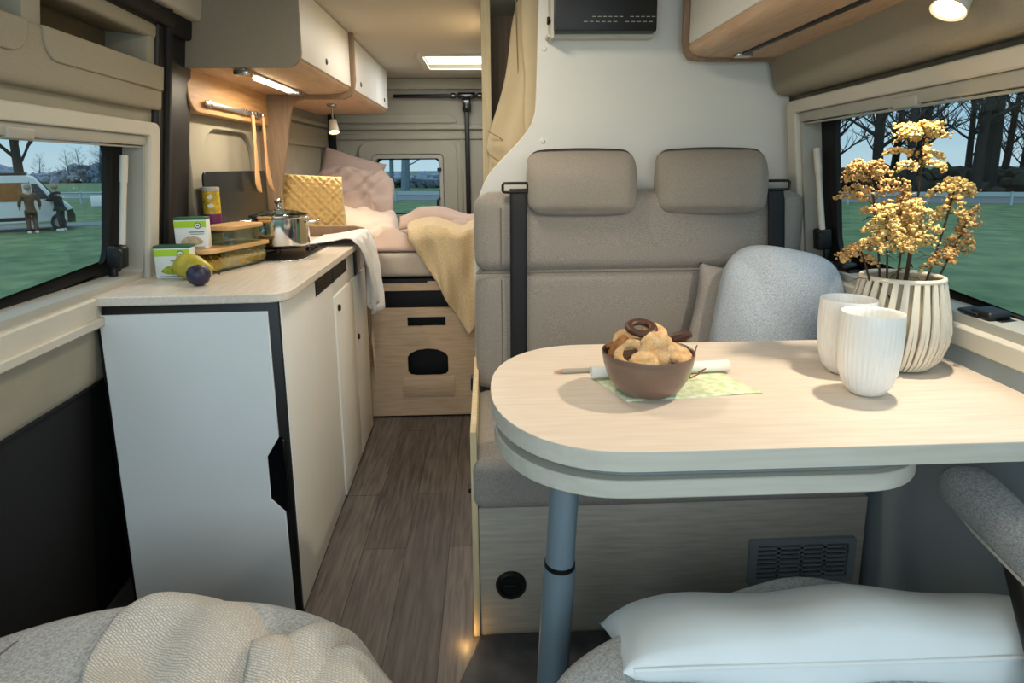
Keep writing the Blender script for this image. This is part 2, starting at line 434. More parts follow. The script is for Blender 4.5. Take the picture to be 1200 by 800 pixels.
# slanted wall planes: axes along the wall (towards the front), up the wall, inwards
def wallplane(o, toward, up, inward):
    e1 = Vector(toward).normalized(); n = e1.cross(Vector(up)).normalized(); e2 = n.cross(e1)
    if n.dot(Vector(inward)) < 0: return frame_m(Vector(o), e1, e2, n), -1
    return frame_m(Vector(o), e1, e2, n), 1
WR, KR = wallplane((1.079, 2.071, .954), (-.065, -1, 0), (-.11, 0, 1), (-1, 0, 0))
WL, KL = wallplane((-1.03, 1.9, .95), (.065, -1, 0), (.12, 0, 1), (1, 0, 0))
random.seed(7)
# ================================================================== THE SETTING
b = MB(); b.box(-1.2, 1.25, -.7, 4.5, -.06, 0); struct('floor', b, M['floor'])
# ceiling with the roof hatch opening
HX0, HX1, HY0, HY1 = -.335, .12, 3.47, 3.93
b = MB()
b.box(-1.15, HX0, -.5, 4.5, 1.865, 1.9); b.box(HX1, 1.15, -.5, 4.5, 1.865, 1.9)
b.box(HX0, HX1, -.5, HY0, 1.865, 1.9); b.box(HX0, HX1, HY1, 4.5, 1.865, 1.9)
struct('ceiling', b, M['ceil'])
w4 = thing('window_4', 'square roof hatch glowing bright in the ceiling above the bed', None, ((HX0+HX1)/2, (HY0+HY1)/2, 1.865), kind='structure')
b = MB(); b.ring(rrect(HX0-.03, HX1+.03, HY0-.03, HY1+.03, .03), rrect(HX0+.004, HX1-.004, HY0+.004, HY1-.004, .02), 1.853, 1.866); obj('hatch_frame', b, M['cream'], w4)
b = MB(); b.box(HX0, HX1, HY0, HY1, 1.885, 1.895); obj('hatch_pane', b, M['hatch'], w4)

def window_unit(name, label, W, K, tb, tt, t0, t1, casb, cast, ulen, strut, latch, handle_u, low_latch, size=1.):
    """tb..tt trim frame, t0..t1 opening (local height), u runs from the rear edge to the front"""
    w = thing(name, label, None, W.translation, W.to_euler(), kind='structure'); w.scale = (size,)*3
    P = dict(parent=w, world=False)
    ur = .062
    b = MB(); b.ring(rrect(0, ulen, tb, tt, .028), rrect(ur, ulen-ur, t0, t1, .012), -.012*K, .022*K)
    obj('window_frame', b, M['cream'], bevel=.006, **P)
    # inner reveal in grey plastic
    b = MB(); b.ring(rrect(ur-.006, ulen-ur+.006, t0-.006, t1+.006, .012), rrect(ur+.014, ulen-ur-.014, t0+.02, t1-.004, .012), -.05*K, .008*K)
    obj('window_reveal', b, M['greyrail'], **P)
    # rubber seal with the rounded pane opening
    b = MB(); b.ring(rrect(-.03, ulen+.03, t0-.06, t1+.08, .02), rrect(.158, ulen-.158, t0+.022, t1+.012, .085, 8), -.062*K, -.048*K)
    obj('window_seal', b, M['rubber'], **P)
    b = MB(); b.box(.12, ulen-.12, t0-.02, t1+.05, -.066*K, -.0625*K); obj('glass_pane', b, M['pane'], **P)
    # blind cassette along the top
    b = MB(); b.box(ur+.004, ulen-ur-.004, casb, cast, -.03*K, .012*K, r=.004)
    b.box(ur+.004, ulen-ur-.004, casb-.008, casb-.002, -.03*K, .004*K, r=.002)
    obj('blind_cassette', b, M['greyrail'], **P)
    b = MB(); b.box(handle_u-.042, handle_u+.042, casb-.006, casb+.02, .0, .016*K, r=.005, seg=3); obj('blind_handle', b, M['greyrail'], **P)
    b = MB(); (ua, ta), (ub, tb2) = strut
    b.tube([(ua, ta, -.02*K), (ub, tb2, -.012*K)], .0085, 10); b.tube([(ua, ta, -.02*K), (ua+.3*(ub-ua), ta+.3*(tb2-ta), -.018*K)], .0105, 10)
    s = obj('support_arm', b, M['cream'], **P)
    b = MB(); u, t = latch
    b.box(u-.018, u+.02, t-.035, t+.028, -.04*K, .004*K, r=.008, seg=3); b.cyl((u, t+.012, -.01*K), (u+.035, t+.012, -.004*K), .011, seg=12)
    b.box(u-.008, u+.008, t-.085, t-.03, -.04*K, -.02*K, r=.004)
    obj('arm_lock', b, M['black'], **P)
    for (u, t) in low_latch:
        b = MB(); b.box(u-.045, u+.045, t-.004, t+.014, -.045*K, -.005*K, r=.005); b.box(u-.028, u+.028, t+.012, t+.03, -.04*K, .004*K, r=.008, seg=3); b.box(u-.055, u+.0, t+.016, t+.024, -.03*K, .008*K, r=.004)
        obj('window_latch', b, M['black'], **P)
    return w
window_unit('window_2', 'large side window beside the dining table', WR, KR, -.065, .481, -.022, .444, .415, .444, 2.3,
            ((.105, .335), (.142, .10)), (.13, .075), .585, ((.80, -.016), (.262, -.01)), 1.09)
window_unit('window_1', 'side window in the sliding door', WL, KL, -.055, .459, .005, .42, .392, .42, 2.3,
            ((.125, .36), (.15, .115)), (.16, .085), .6, ())

# ---- left: sliding door lining (built in the plane of the wall, u towards the front, t up, c inwards)
def L(c): return c*KL
d1 = thing('door_1', 'sliding side door with taupe lining, storage pockets and black lower panel', None, WL.translation, WL.to_euler(), kind='structure')
P = dict(parent=d1, world=False)
b = MB(); b.ring(rrect(-.3, 2.45, -.25, .60, .01), rrect(.03, 2.27, .0, .43, .02), L(-.05), L(-.035)); obj('door_skin', b, M['taupe2'], **P)
b = MB(); b.soft(-.02, 2.45, .492, .622, L(-.035), L(.022), .018, n=8, nz=.001)
obj('lining_panel', b, M['taupe'], **P)
b = MB(); b.box(-.02, 2.45, .455, .50, L(-.04), L(-.006)); obj('lining_recess', b, M['taupe2'], **P)
for (ua, ub, nm) in ((-.004, .543, 0), (.592, 1.5, 1)):
    b = MB(); pl = rrect(ua, ub, .553, .6195, .01, 8, rs=(.003, .003, .003, .05) if nm == 0 else (.003, .003, .05, .003))
    b.prism(pl, L(.0), L(.0275)); obj('storage_lid', b, M['taupe'], bevel=.003, **P)
b = MB(); b.box(-.02, 2.45, .58, .86, L(-.13), L(-.115)); b.box(-.02, 2.45, .58, .60, L(-.12), L(-.03)); obj('pocket_lining', b, M['pocket'], **P)
b = MB(); b.box(.52, .585, .60, .74, L(-.12), L(.012), r=.012); b.box(-.03, .035, .60, .74, L(-.12), L(.0), r=.01); obj('pocket_divider', b, M['taupe2'], **P)
b = MB(); b.box(-.02, 2.45, .695, .738, L(-.12), L(.004), r=.012, seg=3); obj('header_rail', b, M['taupe2'], **P)
b = MB(); b.soft(.0, 2.45, -.235, -.045, L(-.03), L(.006), .02, n=6); obj('sill_lining', b, M['taupe2'], **P)
b = MB(); b.prism(rrect(0, 2.45, -.07, -.045, .004), L(-.02), L(.034)); obj('sill_ledge', b, M['cream'], bevel=.004, **P)
b = MB(); b.box(-.32, 2.45, -1.0, -.228, L(-.05), L(-.012), r=.006); b.box(-.0, 2.45, -.245, -.225, L(-.03), L(.0), r=.006); obj('lower_panel', b, M['blackpanel'], **P)
# black pillar and top seal of the sliding door
t1 = thing('trim_1', 'black door pillar and seal between the sliding door and the kitchen', None, WL.translation, WL.to_euler(), kind='structure')
P = dict(parent=t1, world=False)
b = MB(); b.box(-.10, -.002, -.98, .80, L(-.06), L(.012), r=.012, seg=3); b.box(-.30, -.09, -.98, .86, L(-.06), L(-.01), r=.01, seg=3); obj('pillar_cover', b, M['black'], **P)
b = MB(); b.box(-.075, -.045, -.98, .80, L(.0), L(.024), r=.01, seg=3); b.tube([(-.06, .76, L(.016)), (.05, .762, L(.016)), (2.45, .762, L(.016))], .022, 10)
b.box(-.3, 2.45, .735, .80, L(-.10), L(.01), r=.01); obj('door_seal', b, M['rubber'], **P)
b = MB(); b.soft(-.33, 2.45, .79, .96, L(-.1), L(.045), .03, n=6); struct('trim_2', b, M['ceil'], parent=None).matrix_world = WL

# ---- left wall behind the kitchen and bed
b = MB()
b.box(-1.13, -1.06, 2.15, 4.5, 0, 1.9)
o = struct('wall_left', b, M['taupe2'])
b = MB()   # raised pressed frame around the service opening behind the cooker, and bed-side pressings
def arch(y0, y1, z0, z1, r): return rrect(y0, y1, z0, z1, r, 8)
b.ring(arch(2.24, 2.98, .9, 1.50, .10), arch(2.36, 2.86, .95, 1.42, .12), -1.062, -1.035, axis='x')
b.ring(arch(3.02, 4.30, .85, 1.52, .06), arch(3.10, 4.18, .90, 1.40, .05), -1.062, -1.045, axis='x')
b.box(-1.062, -1.04, 3.0, 4.4, 1.53, 1.56, r=.008)
struct('trim_3', b, M['taupe2'], bevel=.006)
b = MB(); b.box(-1.04, -.995, 4.22, 4.262, .86, 1.62, r=.008); struct('trim_4', b, M['rubber'])

# ---- rear doors: lining with a window opening
RY = 4.40
wx0, wx1, wz0, wz1 = -.775, -.312, .93, 1.345
b = MB()
b.box(-1.13, wx0, RY, RY+.06, 0, 1.9); b.box(wx1, 1.2, RY, RY+.06, 0, 1.9); b.box(wx0, wx1, RY, RY+.06, 0, wz0); b.box(wx0, wx1, RY, RY+.06, wz1, 1.9)
struct('wall_rear', b, M['rear'])
b = MB()
b.ring(rrect(-.88, -.20, .80, 1.44, .06, 8), rrect(wx0-.015, wx1+.015, wz0-.015, wz1+.015, .03, 8), RY-.022, RY+.01, axis='y')
b.box(-1.05, .2, RY-.03, RY+.01, 1.525, 1.56, r=.012); b.box(-1.05, .2, RY-.016, RY+.01, 1.46, 1.50, r=.008)
b.prism([(-1.05, 1.57), (-.19, 1.57), (-.215, 1.615), (-.25, 1.632), (-1.05, 1.632)], RY-.012, RY+.01, axis='y')
b.box(-1.05, .2, RY-.05, RY+.01, 1.79, 1.865, r=.012)
b.box(-.175, -.16, RY-.012, RY+.01, .8, 1.52)
struct('trim_5', b, M['rear'], bevel=.007)
w3 = thing('window_3', 'small window in the rear door behind the bed', None, ((wx0+wx1)/2, RY, wz0), kind='structure')
b = MB(); b.ring(rrect(wx0-.012, wx1+.012, wz0-.012, wz1+.012, .028, 6), rrect(wx0+.012, wx1-.012, wz0+.012, wz1-.012, .02, 6), RY-.026, RY+.05, axis='y'); obj('window_frame', b, M['greyrail'], w3)
b = MB(); b.ring(rrect(wx0-.005, wx1+.005, wz0-.005, wz1+.005, .02, 6), rrect(wx0+.02, wx1-.02, wz0+.02, wz1-.02, .03, 6), RY+.035, RY+.06, axis='y'); obj('window_seal', b, M['rubber'], w3)
b = MB(); b.box(wx0, wx1, RY+.05, RY+.054, wz0, wz1); obj('glass_pane', b, M['pane'], w3)
for (x, z) in ((wx0+.012, 1.235), (wx1-.014, 1.255), (wx0+.01, 1.30)):
    b = MB(); b.box(x-.012, x+.016, RY-.05, RY-.02, z-.012, z+.012, r=.004); b.cyl((x, RY-.05, z), (x, RY-.062, z), .01, seg=10); obj('window_latch', b, M['black'], w3)
b = MB(); b.tube([(wx1-.012, RY-.03, 1.06), (wx1-.03, RY-.035, 1.04), (wx1-.03, RY-.035, .98)], .008, 8); obj('stay_arm', b, M['black'], w3)
# black locking bar on the rear door
lb = thing('door_lock_bar', 'black T-shaped rod across the top of the rear doors and down between them', 'rod', (-.125, RY-.05, 1.745))
b = MB(); b.box(-.62, -.05, RY-.055, RY-.03, 1.735, 1.758, r=.004); obj('cross_bar', b, M['black'], lb)
b = MB(); b.box(-.141, -.109, RY-.058, RY-.03, .84, 1.735, r=.006); obj('vertical_bar', b, M['black'], lb)
b = MB(); b.box(-.155, -.095, RY-.07, RY-.03, 1.64, 1.74, r=.01); b.box(-.185, -.065, RY-.068, RY-.03, 1.728, 1.768, r=.008); b.box(-.235, -.20, RY-.066, RY-.03, 1.728, 1.765, r=.006); b.box(-.05, -.01, RY-.066, RY-.03, 1.728, 1.765, r=.006); obj('joint', b, M['blackgloss'], lb)

# ---- right wall
WRS = WR @ Matrix.Scale(1.09, 4)
b = MB(); b.ring(rrect(-.35, 2.5, -.10, .95, .01), rrect(.03, 2.27, -.03, .45, .02), -.05*KR, -.035*KR)
o = struct('wall_right', b, M['taupe']); o.matrix_world = WRS
b = MB(); b.prism([(1.035, 1.485), (1.075, 2.13), (1.2, 2.13), (1.2, -.7), (.90, -.7)], -.02, .905, axis='z')
struct('wall_right_lower', b, mat('blue grey wall lining', '#8f9a9e', .8, var=.06, vscale=5, bump=.2, bscale=500))
# upholstered bulge above the right window
b = MB()
T0 = .541
prof = [(T0, -.03), (T0+.003, .02), (T0+.012, .04), (T0+.03, .052), (T0+.07, .06), (.68, .066), (.78, .075), (.99, .09), (.99, -.03)]
us = [-.045, -.043, -.035, -.015] + [2.7*k/10 for k in range(1, 11)]
def bul(i, j):
    t, c = prof[min(len(prof)-1, int(round(j*(len(prof)-1))))]; k = int(round(i*(len(us)-1)))
    sh = (.0, .6, .88, 1)[k] if k < 4 else 1
    return Vector((us[k], t+(1-sh)*.03*(1 if t < .6 else 0), (c*sh if c > 0 else c)*KR))
b.grid(len(us)-1, len(prof)-1, bul)
o = struct('trim_6', b, M['taupe'], ang=60); o.matrix_world = WR

# ---- partition behind the bench, with the bathroom/wardrobe side
curve = [(.184, 1.865), (.178, 1.716), (.173, 1.529), (.169, 1.453), (.158, 1.415), (.134, 1.379), (.109, 1.35), (.084, 1.324), (.057, 1.298), (.031, 1.27), (.008, 1.244), (-.008, 1.216), (-.023, 1.179), (-.033, 1.135), (-.039, 1.083), (-.044, .99), (-.048, .576), (-.052, 0)]
b = MB(); b.prism(curve+[(1.1, 0), (1.1, .9), (1.07, 1.2), (1.05, 1.40), (1.0, 1.865)], 2.135, 2.16, axis='y')
struct('wall_partition', b, M['whitep'], bevel=.003)
b = MB(); b.box(-.01, .024, 2.36, 3.02, 0, 1.865); struct('wall_bathroom_edge', b, M['creamwood'], bevel=.002)
b = MB(); b.box(.024, 1.05, 2.62, 2.65, 0, 1.865); struct('wall_bathroom', b, M['divider'])
b = MB(); b.box(.024, .05, 3.0, 4.4, .0, 1.865); struct('wall_bathroom_side', b, M['rear'])
for z, x in ((1.653, .199), (1.355, .194)):
    b = MB(); b.lathe([(0, .006), (.006, .005), (.009, 0), (0, 0)], 14, mtx=Matrix.Translation((x, 2.135, z)) @ Matrix.Rotation(R_(90), 4, 'X'))
    struct('trim_screw_cap', b, M['white'])

# ================================================================== KITCHEN
KA = R_(1.72); KO = Vector((-.545, 1.59, 0))
KM = Matrix.Translation(KO) @ Matrix.Rotation(KA, 4, 'Z')
def kpt(x, y, z=0): return KM @ Vector((x, y, z))
kc = thing('kitchen_cabinet', 'white kitchen block with black framed refrigerator door facing the front seats', 'cabinet', KO, (0, 0, KA))
P = dict(parent=kc, world=False)
b = MB(); b.box(-.475, -.004, .03, 1.33, .03, .928); b.box(-.006, 0, .012, .625, .015, .93, r=.002); b.box(-.006, 0, .625, 1.33, .815, .93, r=.002); b.box(-.02, -.001, 1.305, 1.335, .0, .93, r=.003); obj('carcass', b, M['white'], **P)
b = MB(); b.box(-.46, -.03, .04, 1.33, 0, .03); b.box(-.05, -.004, .14, .34, 0, .02); obj('plinth', b, M['black'], **P)
b = MB(); b.box(-.463, -.003, .0, .03, .012, .93, r=.003); obj('door_frame', b, M['black'], **P)
b = MB()
b.prism([(-.452, .025), (-.022, .025), (-.026, .335), (-.062, .375), (-.062, .50), (-.028, .555), (-.030, .905), (-.452, .905)], -.006, .01, axis='y')
fd = obj('refrigerator_door', b, M['fridge'], bevel=.002, **P)
b = MB(); b.prism([(-.018, .335), (-.026, .335), (-.062, .375), (-.062, .50), (-.028, .555), (-.018, .555)], -.003, .012, axis='y'); b.box(-.022, -.012, -.008, .004, .34, .55, r=.003); obj('handle', b, M['blackgloss'], fd, world=False)
b = MB(); b.box(-.01, .002, .378, .885, .862, .915, r=.002); b.box(-.0, .004, .62, .64, .862, .915); 
for k in range(4): b.box(-.0, .0035, .385, .88, .868+k*.0115, .874+k*.0115)
obj('vent_grille', b, M['black'], **P)
for (ya, yb, yk, zk) in ((.63, .985, .675, .758), (.992, 1.30, 1.03, .548)):
    b = MB(); b.box(-.006, .006, ya, yb, .02, .808, r=.002); dr = obj('cupboard_door', b, M['white'], **P)
    b = MB(); b.lathe([(0, .010), (.010, .0095), (.0125, .007), (.0125, 0), (0, 0)], 18, mtx=Matrix.Translation((.005, yk, zk)) @ Matrix.Rotation(R_(90), 4, 'Y')); obj('knob', b, M['black'], dr, world=False)
b = MB(); b.box(-.02, .0045, 1.05, 1.12, .815, .918, r=.002); obj('hinge_strip', b, M['black'], **P)
# worktop
wt = thing('worktop', 'pale wood effect worktop on the kitchen block with rounded front corner', 'worktop', KO, (0, 0, KA))
b = MB(); b.prism(rrect(-.482, .026, -.02, 1.33, .01, 6, rs=(.004, .004, .03, .055)), .9305, .955); obj('slab', b, M['ctop'], wt, world=False, bevel=.003)
# divider panel at the end of the kitchen, reaching up around the overhead cabinets
b = MB()
div = [(-.585, 1.864), (-.585, 1.66), (-.592, 1.62), (-.612, 1.59), (-.64, 1.578), (-.82, 1.578), (-.852, 1.572), (-.876, 1.55), (-.895, 1.47), (-.915, 1.36), (-.937, 1.261), (-.955, 1.15), (-.95, 1.06), (-.92, 1.015), (-.88, 1.004), (-.63, 1.002), (-.585, .992), (-.56, .968), (-.552, .93), (-.552, .9), (-.60, .0), (-1.06, 0), (-1.06, 1.864)]
b.prism(div, 2.93, 2.955, axis='y'); 
o = solo('divider_panel', b, M['divider'], (0, 0, 0), 'brown wooden divider panel curving between the kitchen and the bed', 'panel', bevel=.003)
# hob, lid, pot
hb = thing('gas_hob', 'black gas hob with steel rim set into the worktop', 'hob', kpt(-.25, .74, .955), (0, 0, KA))
P = dict(parent=hb, world=False)
hp = [(-.20, -.205), (.10, -.205), (.145, -.19), (.165, -.15), (.165, .19), (.15, .205), (-.20, .205)]
b = MB(); b.prism([(x*1.035, y*1.035) for x, y in hp], 0, .004); obj('rim', b, M['steel'], bevel=.0015, **P)
b = MB(); b.prism(hp, .003, .006); obj('hob_plate', b, M['black'], **P)
for (cx, cy) in ((-.03, -.06), (-.02, .12)):
    b = MB(); b.lathe([(0, .018), (.028, .018), (.03, .014), (.03, .006), (.036, .006), (.036, .004)], 24, c=(cx, cy, 0)); obj('burner', b, M['black'], **P)
    b = MB()
    for k in range(4):
        a = k*math.pi/2+.4; d = Vector((math.cos(a), math.sin(a), 0)); c0 = Vector((cx, cy, 0))
        b.tube([c0+d*.085+Vector((0, 0, .006)), c0+d*.085+Vector((0, 0, .029)), c0+d*.025+Vector((0, 0, .030))], .0042, 8)
    b.tube([(cx+.075*math.cos(t), cy+.075*math.sin(t), .02) for t in [2*math.pi*k/24 for k in range(25)]], .003, 6)
    obj('pan_support', b, M['black'], **P)
for k in range(2):
    b = MB(); b.lathe([(0, .02), (.012, .019), (.016, .012), (.016, .006), (0, .006)], 16, c=(.135, .06+k*.06, 0)); obj('hob_knob', b, M['black'], **P)
hl = thing('hob_lid', 'dark glass hob lid standing upright against the kitchen wall', 'lid', (-1.0, 2.18, .955))
b = MB(); b.prism(rrect(2.235, 2.86, .957, 1.262, .025, 6), -1.0, -.993, axis='x'); obj('glass_sheet', b, mat('smoked glass', '#1d2224', .25, coat=.1), hl, bevel=.001)
b = MB(); b.box(-1.006, -.986, 2.3, 2.8, .955, .967, r=.003); obj('hinge_rail', b, M['black'], hl)
pc = kpt(-.19, .70, .989)
pt = thing('saucepan', 'steel saucepan with glass lid standing on the gas hob', 'saucepan', pc, (0, 0, .2)); pt.scale = (1.2, 1.2, 1.05)
P = dict(parent=pt, world=False)
b = MB(); b.lathe([(0, 0), (.075, 0), (.082, .005), (.084, .012), (.084, .1), (.089, .104), (.086, .106), (.081, .1), (.081, .012), (.07, .006), (0, .005)], 48); obj('pan_body', b, M['chrome'], **P)
b = MB(); b.lathe([(.087, .106), (.0875, .111), (.080, .1125), (.080, .108)], 48); obj('lid_rim', b, M['chrome'], **P)
b = MB(); b.lathe([(.081, .111), (.06, .121), (.035, .127), (.0, .129), (.0, .127), (.035, .125), (.06, .119), (.08, .109)], 40); ld = obj('glass_lid', b, M['clearglass'], **P)
b = MB(); b.lathe([(0, .127), (.014, .128), (.014, .131), (.006, .136), (.006, .145), (.012, .152), (.013, .160), (.008, .165), (0, .166)], 20); obj('lid_knob', b, M['chrome'], ld, world=False)
for sg in (1, -1):
    b = MB(); q = [Vector((sg*.083, -.03, .085)), Vector((sg*.105, -.028, .088)), Vector((sg*.118, -.012, .09)), Vector((sg*.118, .012, .09)), Vector((sg*.105, .028, .088)), Vector((sg*.083, .03, .085))]
    b.tube(q, .0045, 10); obj('side_handle', b, M['chrome'], **P)
# ---------------------------------------------------------------- groceries on the worktop
def carton(loc, rz, label, food, w=.10, d=.045, h=.092):
    t = thing('food_carton', label, 'carton', loc, (0, 0, rz), 'food cartons on the worktop')
    P = dict(parent=t, world=False)
    b = MB(); b.box(-w/2, w/2, -d/2, d/2, 0, h, r=.003); obj('carton_body', b, M['cartonw'], **P)
    b = MB(); b.box(-w/2-.001, w/2+.001, -d/2-.001, d/2+.001, h-.004, h+.005, r=.003); obj('carton_lid', b, M['lidg'], **P)
    b = MB(); b.mi = 0; b.box(-w/2+.001, w/2-.001, -d/2-.0012, -d/2+.001, h*.72, h*.93)
    b.mi = 1; b.prism([(-w*.3+x*.0, z) for x, z in ()] or [(w*.02+w*.34*math.cos(a)*(1-.12*math.sin(3*a)), h*.27+h*.15*math.sin(a)) for a in [2*math.pi*k/20 for k in range(20)]], -d/2-.0015, -d/2+.001, axis='y')
    b.mi = 2; b.prism([(w*.24+w*.105*math.cos(a), h*.78+w*.105*math.sin(a)) for a in [2*math.pi*k/20 for k in range(20)]], -d/2-.002, -d/2+.001, axis='y')
    b.box(-w*.05, w*.42, -d/2-.0014, -d/2+.001, h*.55, h*.58); b.box(.0, w*.42, -d/2-.0014, -d/2+.001, h*.49, h*.505); b.box(-w*.4, w*.4, -d/2-.0014, -d/2+.001, h*.055, h*.075)
    b.mi = 3; b.prism([(w*.24+w*.075*math.cos(a), h*.78+w*.075*math.sin(a)) for a in [2*math.pi*k/20 for k in range(20)]], -d/2-.0023, -d/2+.001, axis='y')
    b.mi = 2; b.box(w*.20, w*.28, -d/2-.0026, -d/2, h*.755, h*.80)
    obj('carton_print', b, [M['cartong'], food, M['ink'], M['cartonw']], **P)
    return t
carton((-.925, 1.845, .955), R_(6), 'white and lime food carton standing on the worktop left of the pear', M['food1'])
BOXA = R_(-17)
BL = Vector((-.858, 2.03, .955))
def storage(loc, rz, lx, ly, h, label, fill):
    t = thing('storage_box', label, 'container', loc, (0, 0, rz), 'glass storage boxes on the worktop')
    P = dict(parent=t, world=False)
    b = MB(); b.ring(rrect(-lx/2, lx/2, -ly/2, ly/2, .02), rrect(-lx/2+.003, lx/2-.003, -ly/2+.003, ly/2-.003, .018), .004, h); b.prism(rrect(-lx/2, lx/2, -ly/2, ly/2, .02), 0, .004)
    obj('glass_tub', b, M['clearglass'], **P)
    b = MB(); b.prism(rrect(-lx/2-.008, lx/2+.008, -ly/2-.008, ly/2+.008, .024), h, h+.013); obj('bamboo_lid', b, M['bamboo'], bevel=.003, **P)
    if fill:
        b = MB(); b.soft(-lx/2+.006, lx/2-.006, -ly/2+.006, ly/2-.006, .005, h*.62, .012, n=14, nz=.006, ns=60)
        random.seed(3)
        for k in range(150):
            x, y = random.uniform(-lx/2+.012, lx/2-.012), random.uniform(-ly/2+.012, ly/2-.012)
            z = h*.58+random.uniform(-.004, .008)
            if k % 3 == 0: x = lx/2-.010
            if k % 3 == 0: z = random.uniform(.012, h*.62)
            a = random.uniform(0, 6.28); d = Vector((math.cos(a), math.sin(a), random.uniform(-.4, .4)))*.008; p = Vector((x, y, z))
            if k % 3 == 0: d.x *= .2
            b.tube([p-d, p+d], .0035, 6)
        f = obj('pasta', b, M['pasta'], **P); f['kind'] = 'stuff'
    return t
storage(BL, BOXA, .125, .29, .062, 'long glass storage box full of yellow pasta on the worktop', True)
up = BL+Matrix.Rotation(BOXA, 3, 'Z') @ Vector((-.0, .05, 0)); 
storage((up.x, up.y, .955+.0752), BOXA, .105, .165, .048, 'smaller empty glass storage box stacked on the pasta box', False)
cp = BL+Matrix.Rotation(BOXA, 3, 'Z') @ Vector((-.018, -.108, 0))
carton((cp.x, cp.y, .955+.0752), R_(9), 'white and lime food carton standing on the lid of the pasta box', M['food2'], .092, .045, .092)
sn = thing('snack_can', 'tall slim yellow and purple snack can behind the storage boxes', 'can', (-.937, 2.15, .955))
b = MB(); b.lathe([(0, 0), (.027, 0), (.0275, .004), (.0275, .245), (.026, .25), (0, .25)], 28, c=(-.937, 2.15, .955)); obj('can_body', b, M['cany'], sn)
b = MB(); b.lathe([(.0279, .14), (.0279, .165), (.0277, .166), (.0277, .139)], 28, c=(-.937, 2.15, .955)); b.lathe([(.028, .10), (.028, .14), (.0277, .14), (.0277, .10)], 28, c=(-.937, 2.15, .955)); obj('label_band', b, M['canp'], sn)
b = MB(); b.lathe([(.0, .256), (.027, .256), (.0285, .252), (.0285, .243), (.027, .242)], 28, c=(-.937, 2.15, .955)); obj('plastic_cap', b, M['greyrail'], sn)
for z in (.195, .225):
    b = MB(); b.lathe([(0, .001), (.0085, .001), (.0085, -.004), (0, -.004)], 16, mtx=Matrix.Translation((-.930, 2.1228, .955+z)) @ Matrix.Rotation(R_(75), 4, 'X')); obj('round_print', b, M['cartonw'], sn)
# pear and plum
pr = thing('pear', 'yellow pear lying on the worktop beside the plum', 'pear', (-.842, 1.79, .955))
b = MB(); pm = Matrix.Translation((-.862, 1.80, .955+.0375)) @ Matrix.Rotation(R_(-18), 4, 'Z') @ Matrix.Rotation(R_(97), 4, 'Y')
b.lathe([(0, -.047), (.008, -.047), (.022, -.042), (.034, -.026), (.038, -.004), (.035, .018), (.027, .038), (.020, .055), (.014, .068), (.007, .076), (0, .077)], 28, mtx=pm); obj('fruit', b, M['pear'], pr)
b = MB(); q0 = pm @ Vector((0, 0, .075)); q1 = pm @ Vector((.004, .003, .087)); q2 = pm @ Vector((.007, .008, .095)); b.tube([q0, q1, q2], [.003, .0025, .0035], 8); obj('stalk', b, M['stem'], pr)
pl = thing('plum', 'dark purple plum on the worktop in front of the pear', 'plum', (-.795, 1.70, .955))
b = MB(); b.lathe([(0, -.028), (.012, -.027), (.024, -.019), (.031, -.004), (.0305, .01), (.023, .023), (.010, .0285), (.003, .0265), (0, .025)], 28, c=(-.795, 1.70, .955+.0285)); obj('fruit', b, M['plum'], pl)
b = MB(); b.tube([(-.795, 1.70, 1.008), (-.793, 1.698, 1.014)], .0018, 6); obj('stalk', b, M['stem'], pl)
# tea towel over the corner of the worktop
random.seed(5)
b = MB()
tw_path = [(-.17, .0), (-.12, .005), (-.06, .012), (-.01, .022), (.022, .020), (.040, .0), (.050, -.05), (.056, -.12), (.058, -.20), (.056, -.30)]
def tw(i, j):
    k = i*(len(tw_path)-1); a = int(min(k, len(tw_path)-2)); f = k-a
    x = tw_path[a][0]*(1-f)+tw_path[a+1][0]*f; z = tw_path[a][1]*(1-f)+tw_path[a+1][1]*f
    w = .36+.08*i if i < .5 else .40-.26*(i-.5)*2
    yc = 1.12+.0*i; y = yc+(j-.5)*w
    hang = max(0, (i-.55)/.45)
    fold = math.sin(j*19+i*3.0)*.015*(.3+hang)+math.sin(j*7+1)*.018*hang
    p = Vector((x+(fold+.016*hang if i > .5 else 0), y, .963+z+(0 if i > .5 else abs(fold)*1.1)+(-.05*abs(j-.4)*hang)+.03*hang*math.sin(j*7)))
    p += noise.noise_vector(p*14)*.005*Vector((1 if i > .5 else .2, 1, .2)).x
    if i <= .5: p.z = max(p.z, .961)
    else: p.x = max(p.x, .034)
    return p
b.grid(44, 40, tw)
tl = obj('tea_towel', b, M['towel'], kc and None, solid=.0035, ang=180)
tl.location = KO; tl.rotation_euler = (0, 0, KA)
tag(tl, 'pale tea towel draped over the far corner of the worktop', 'towel')
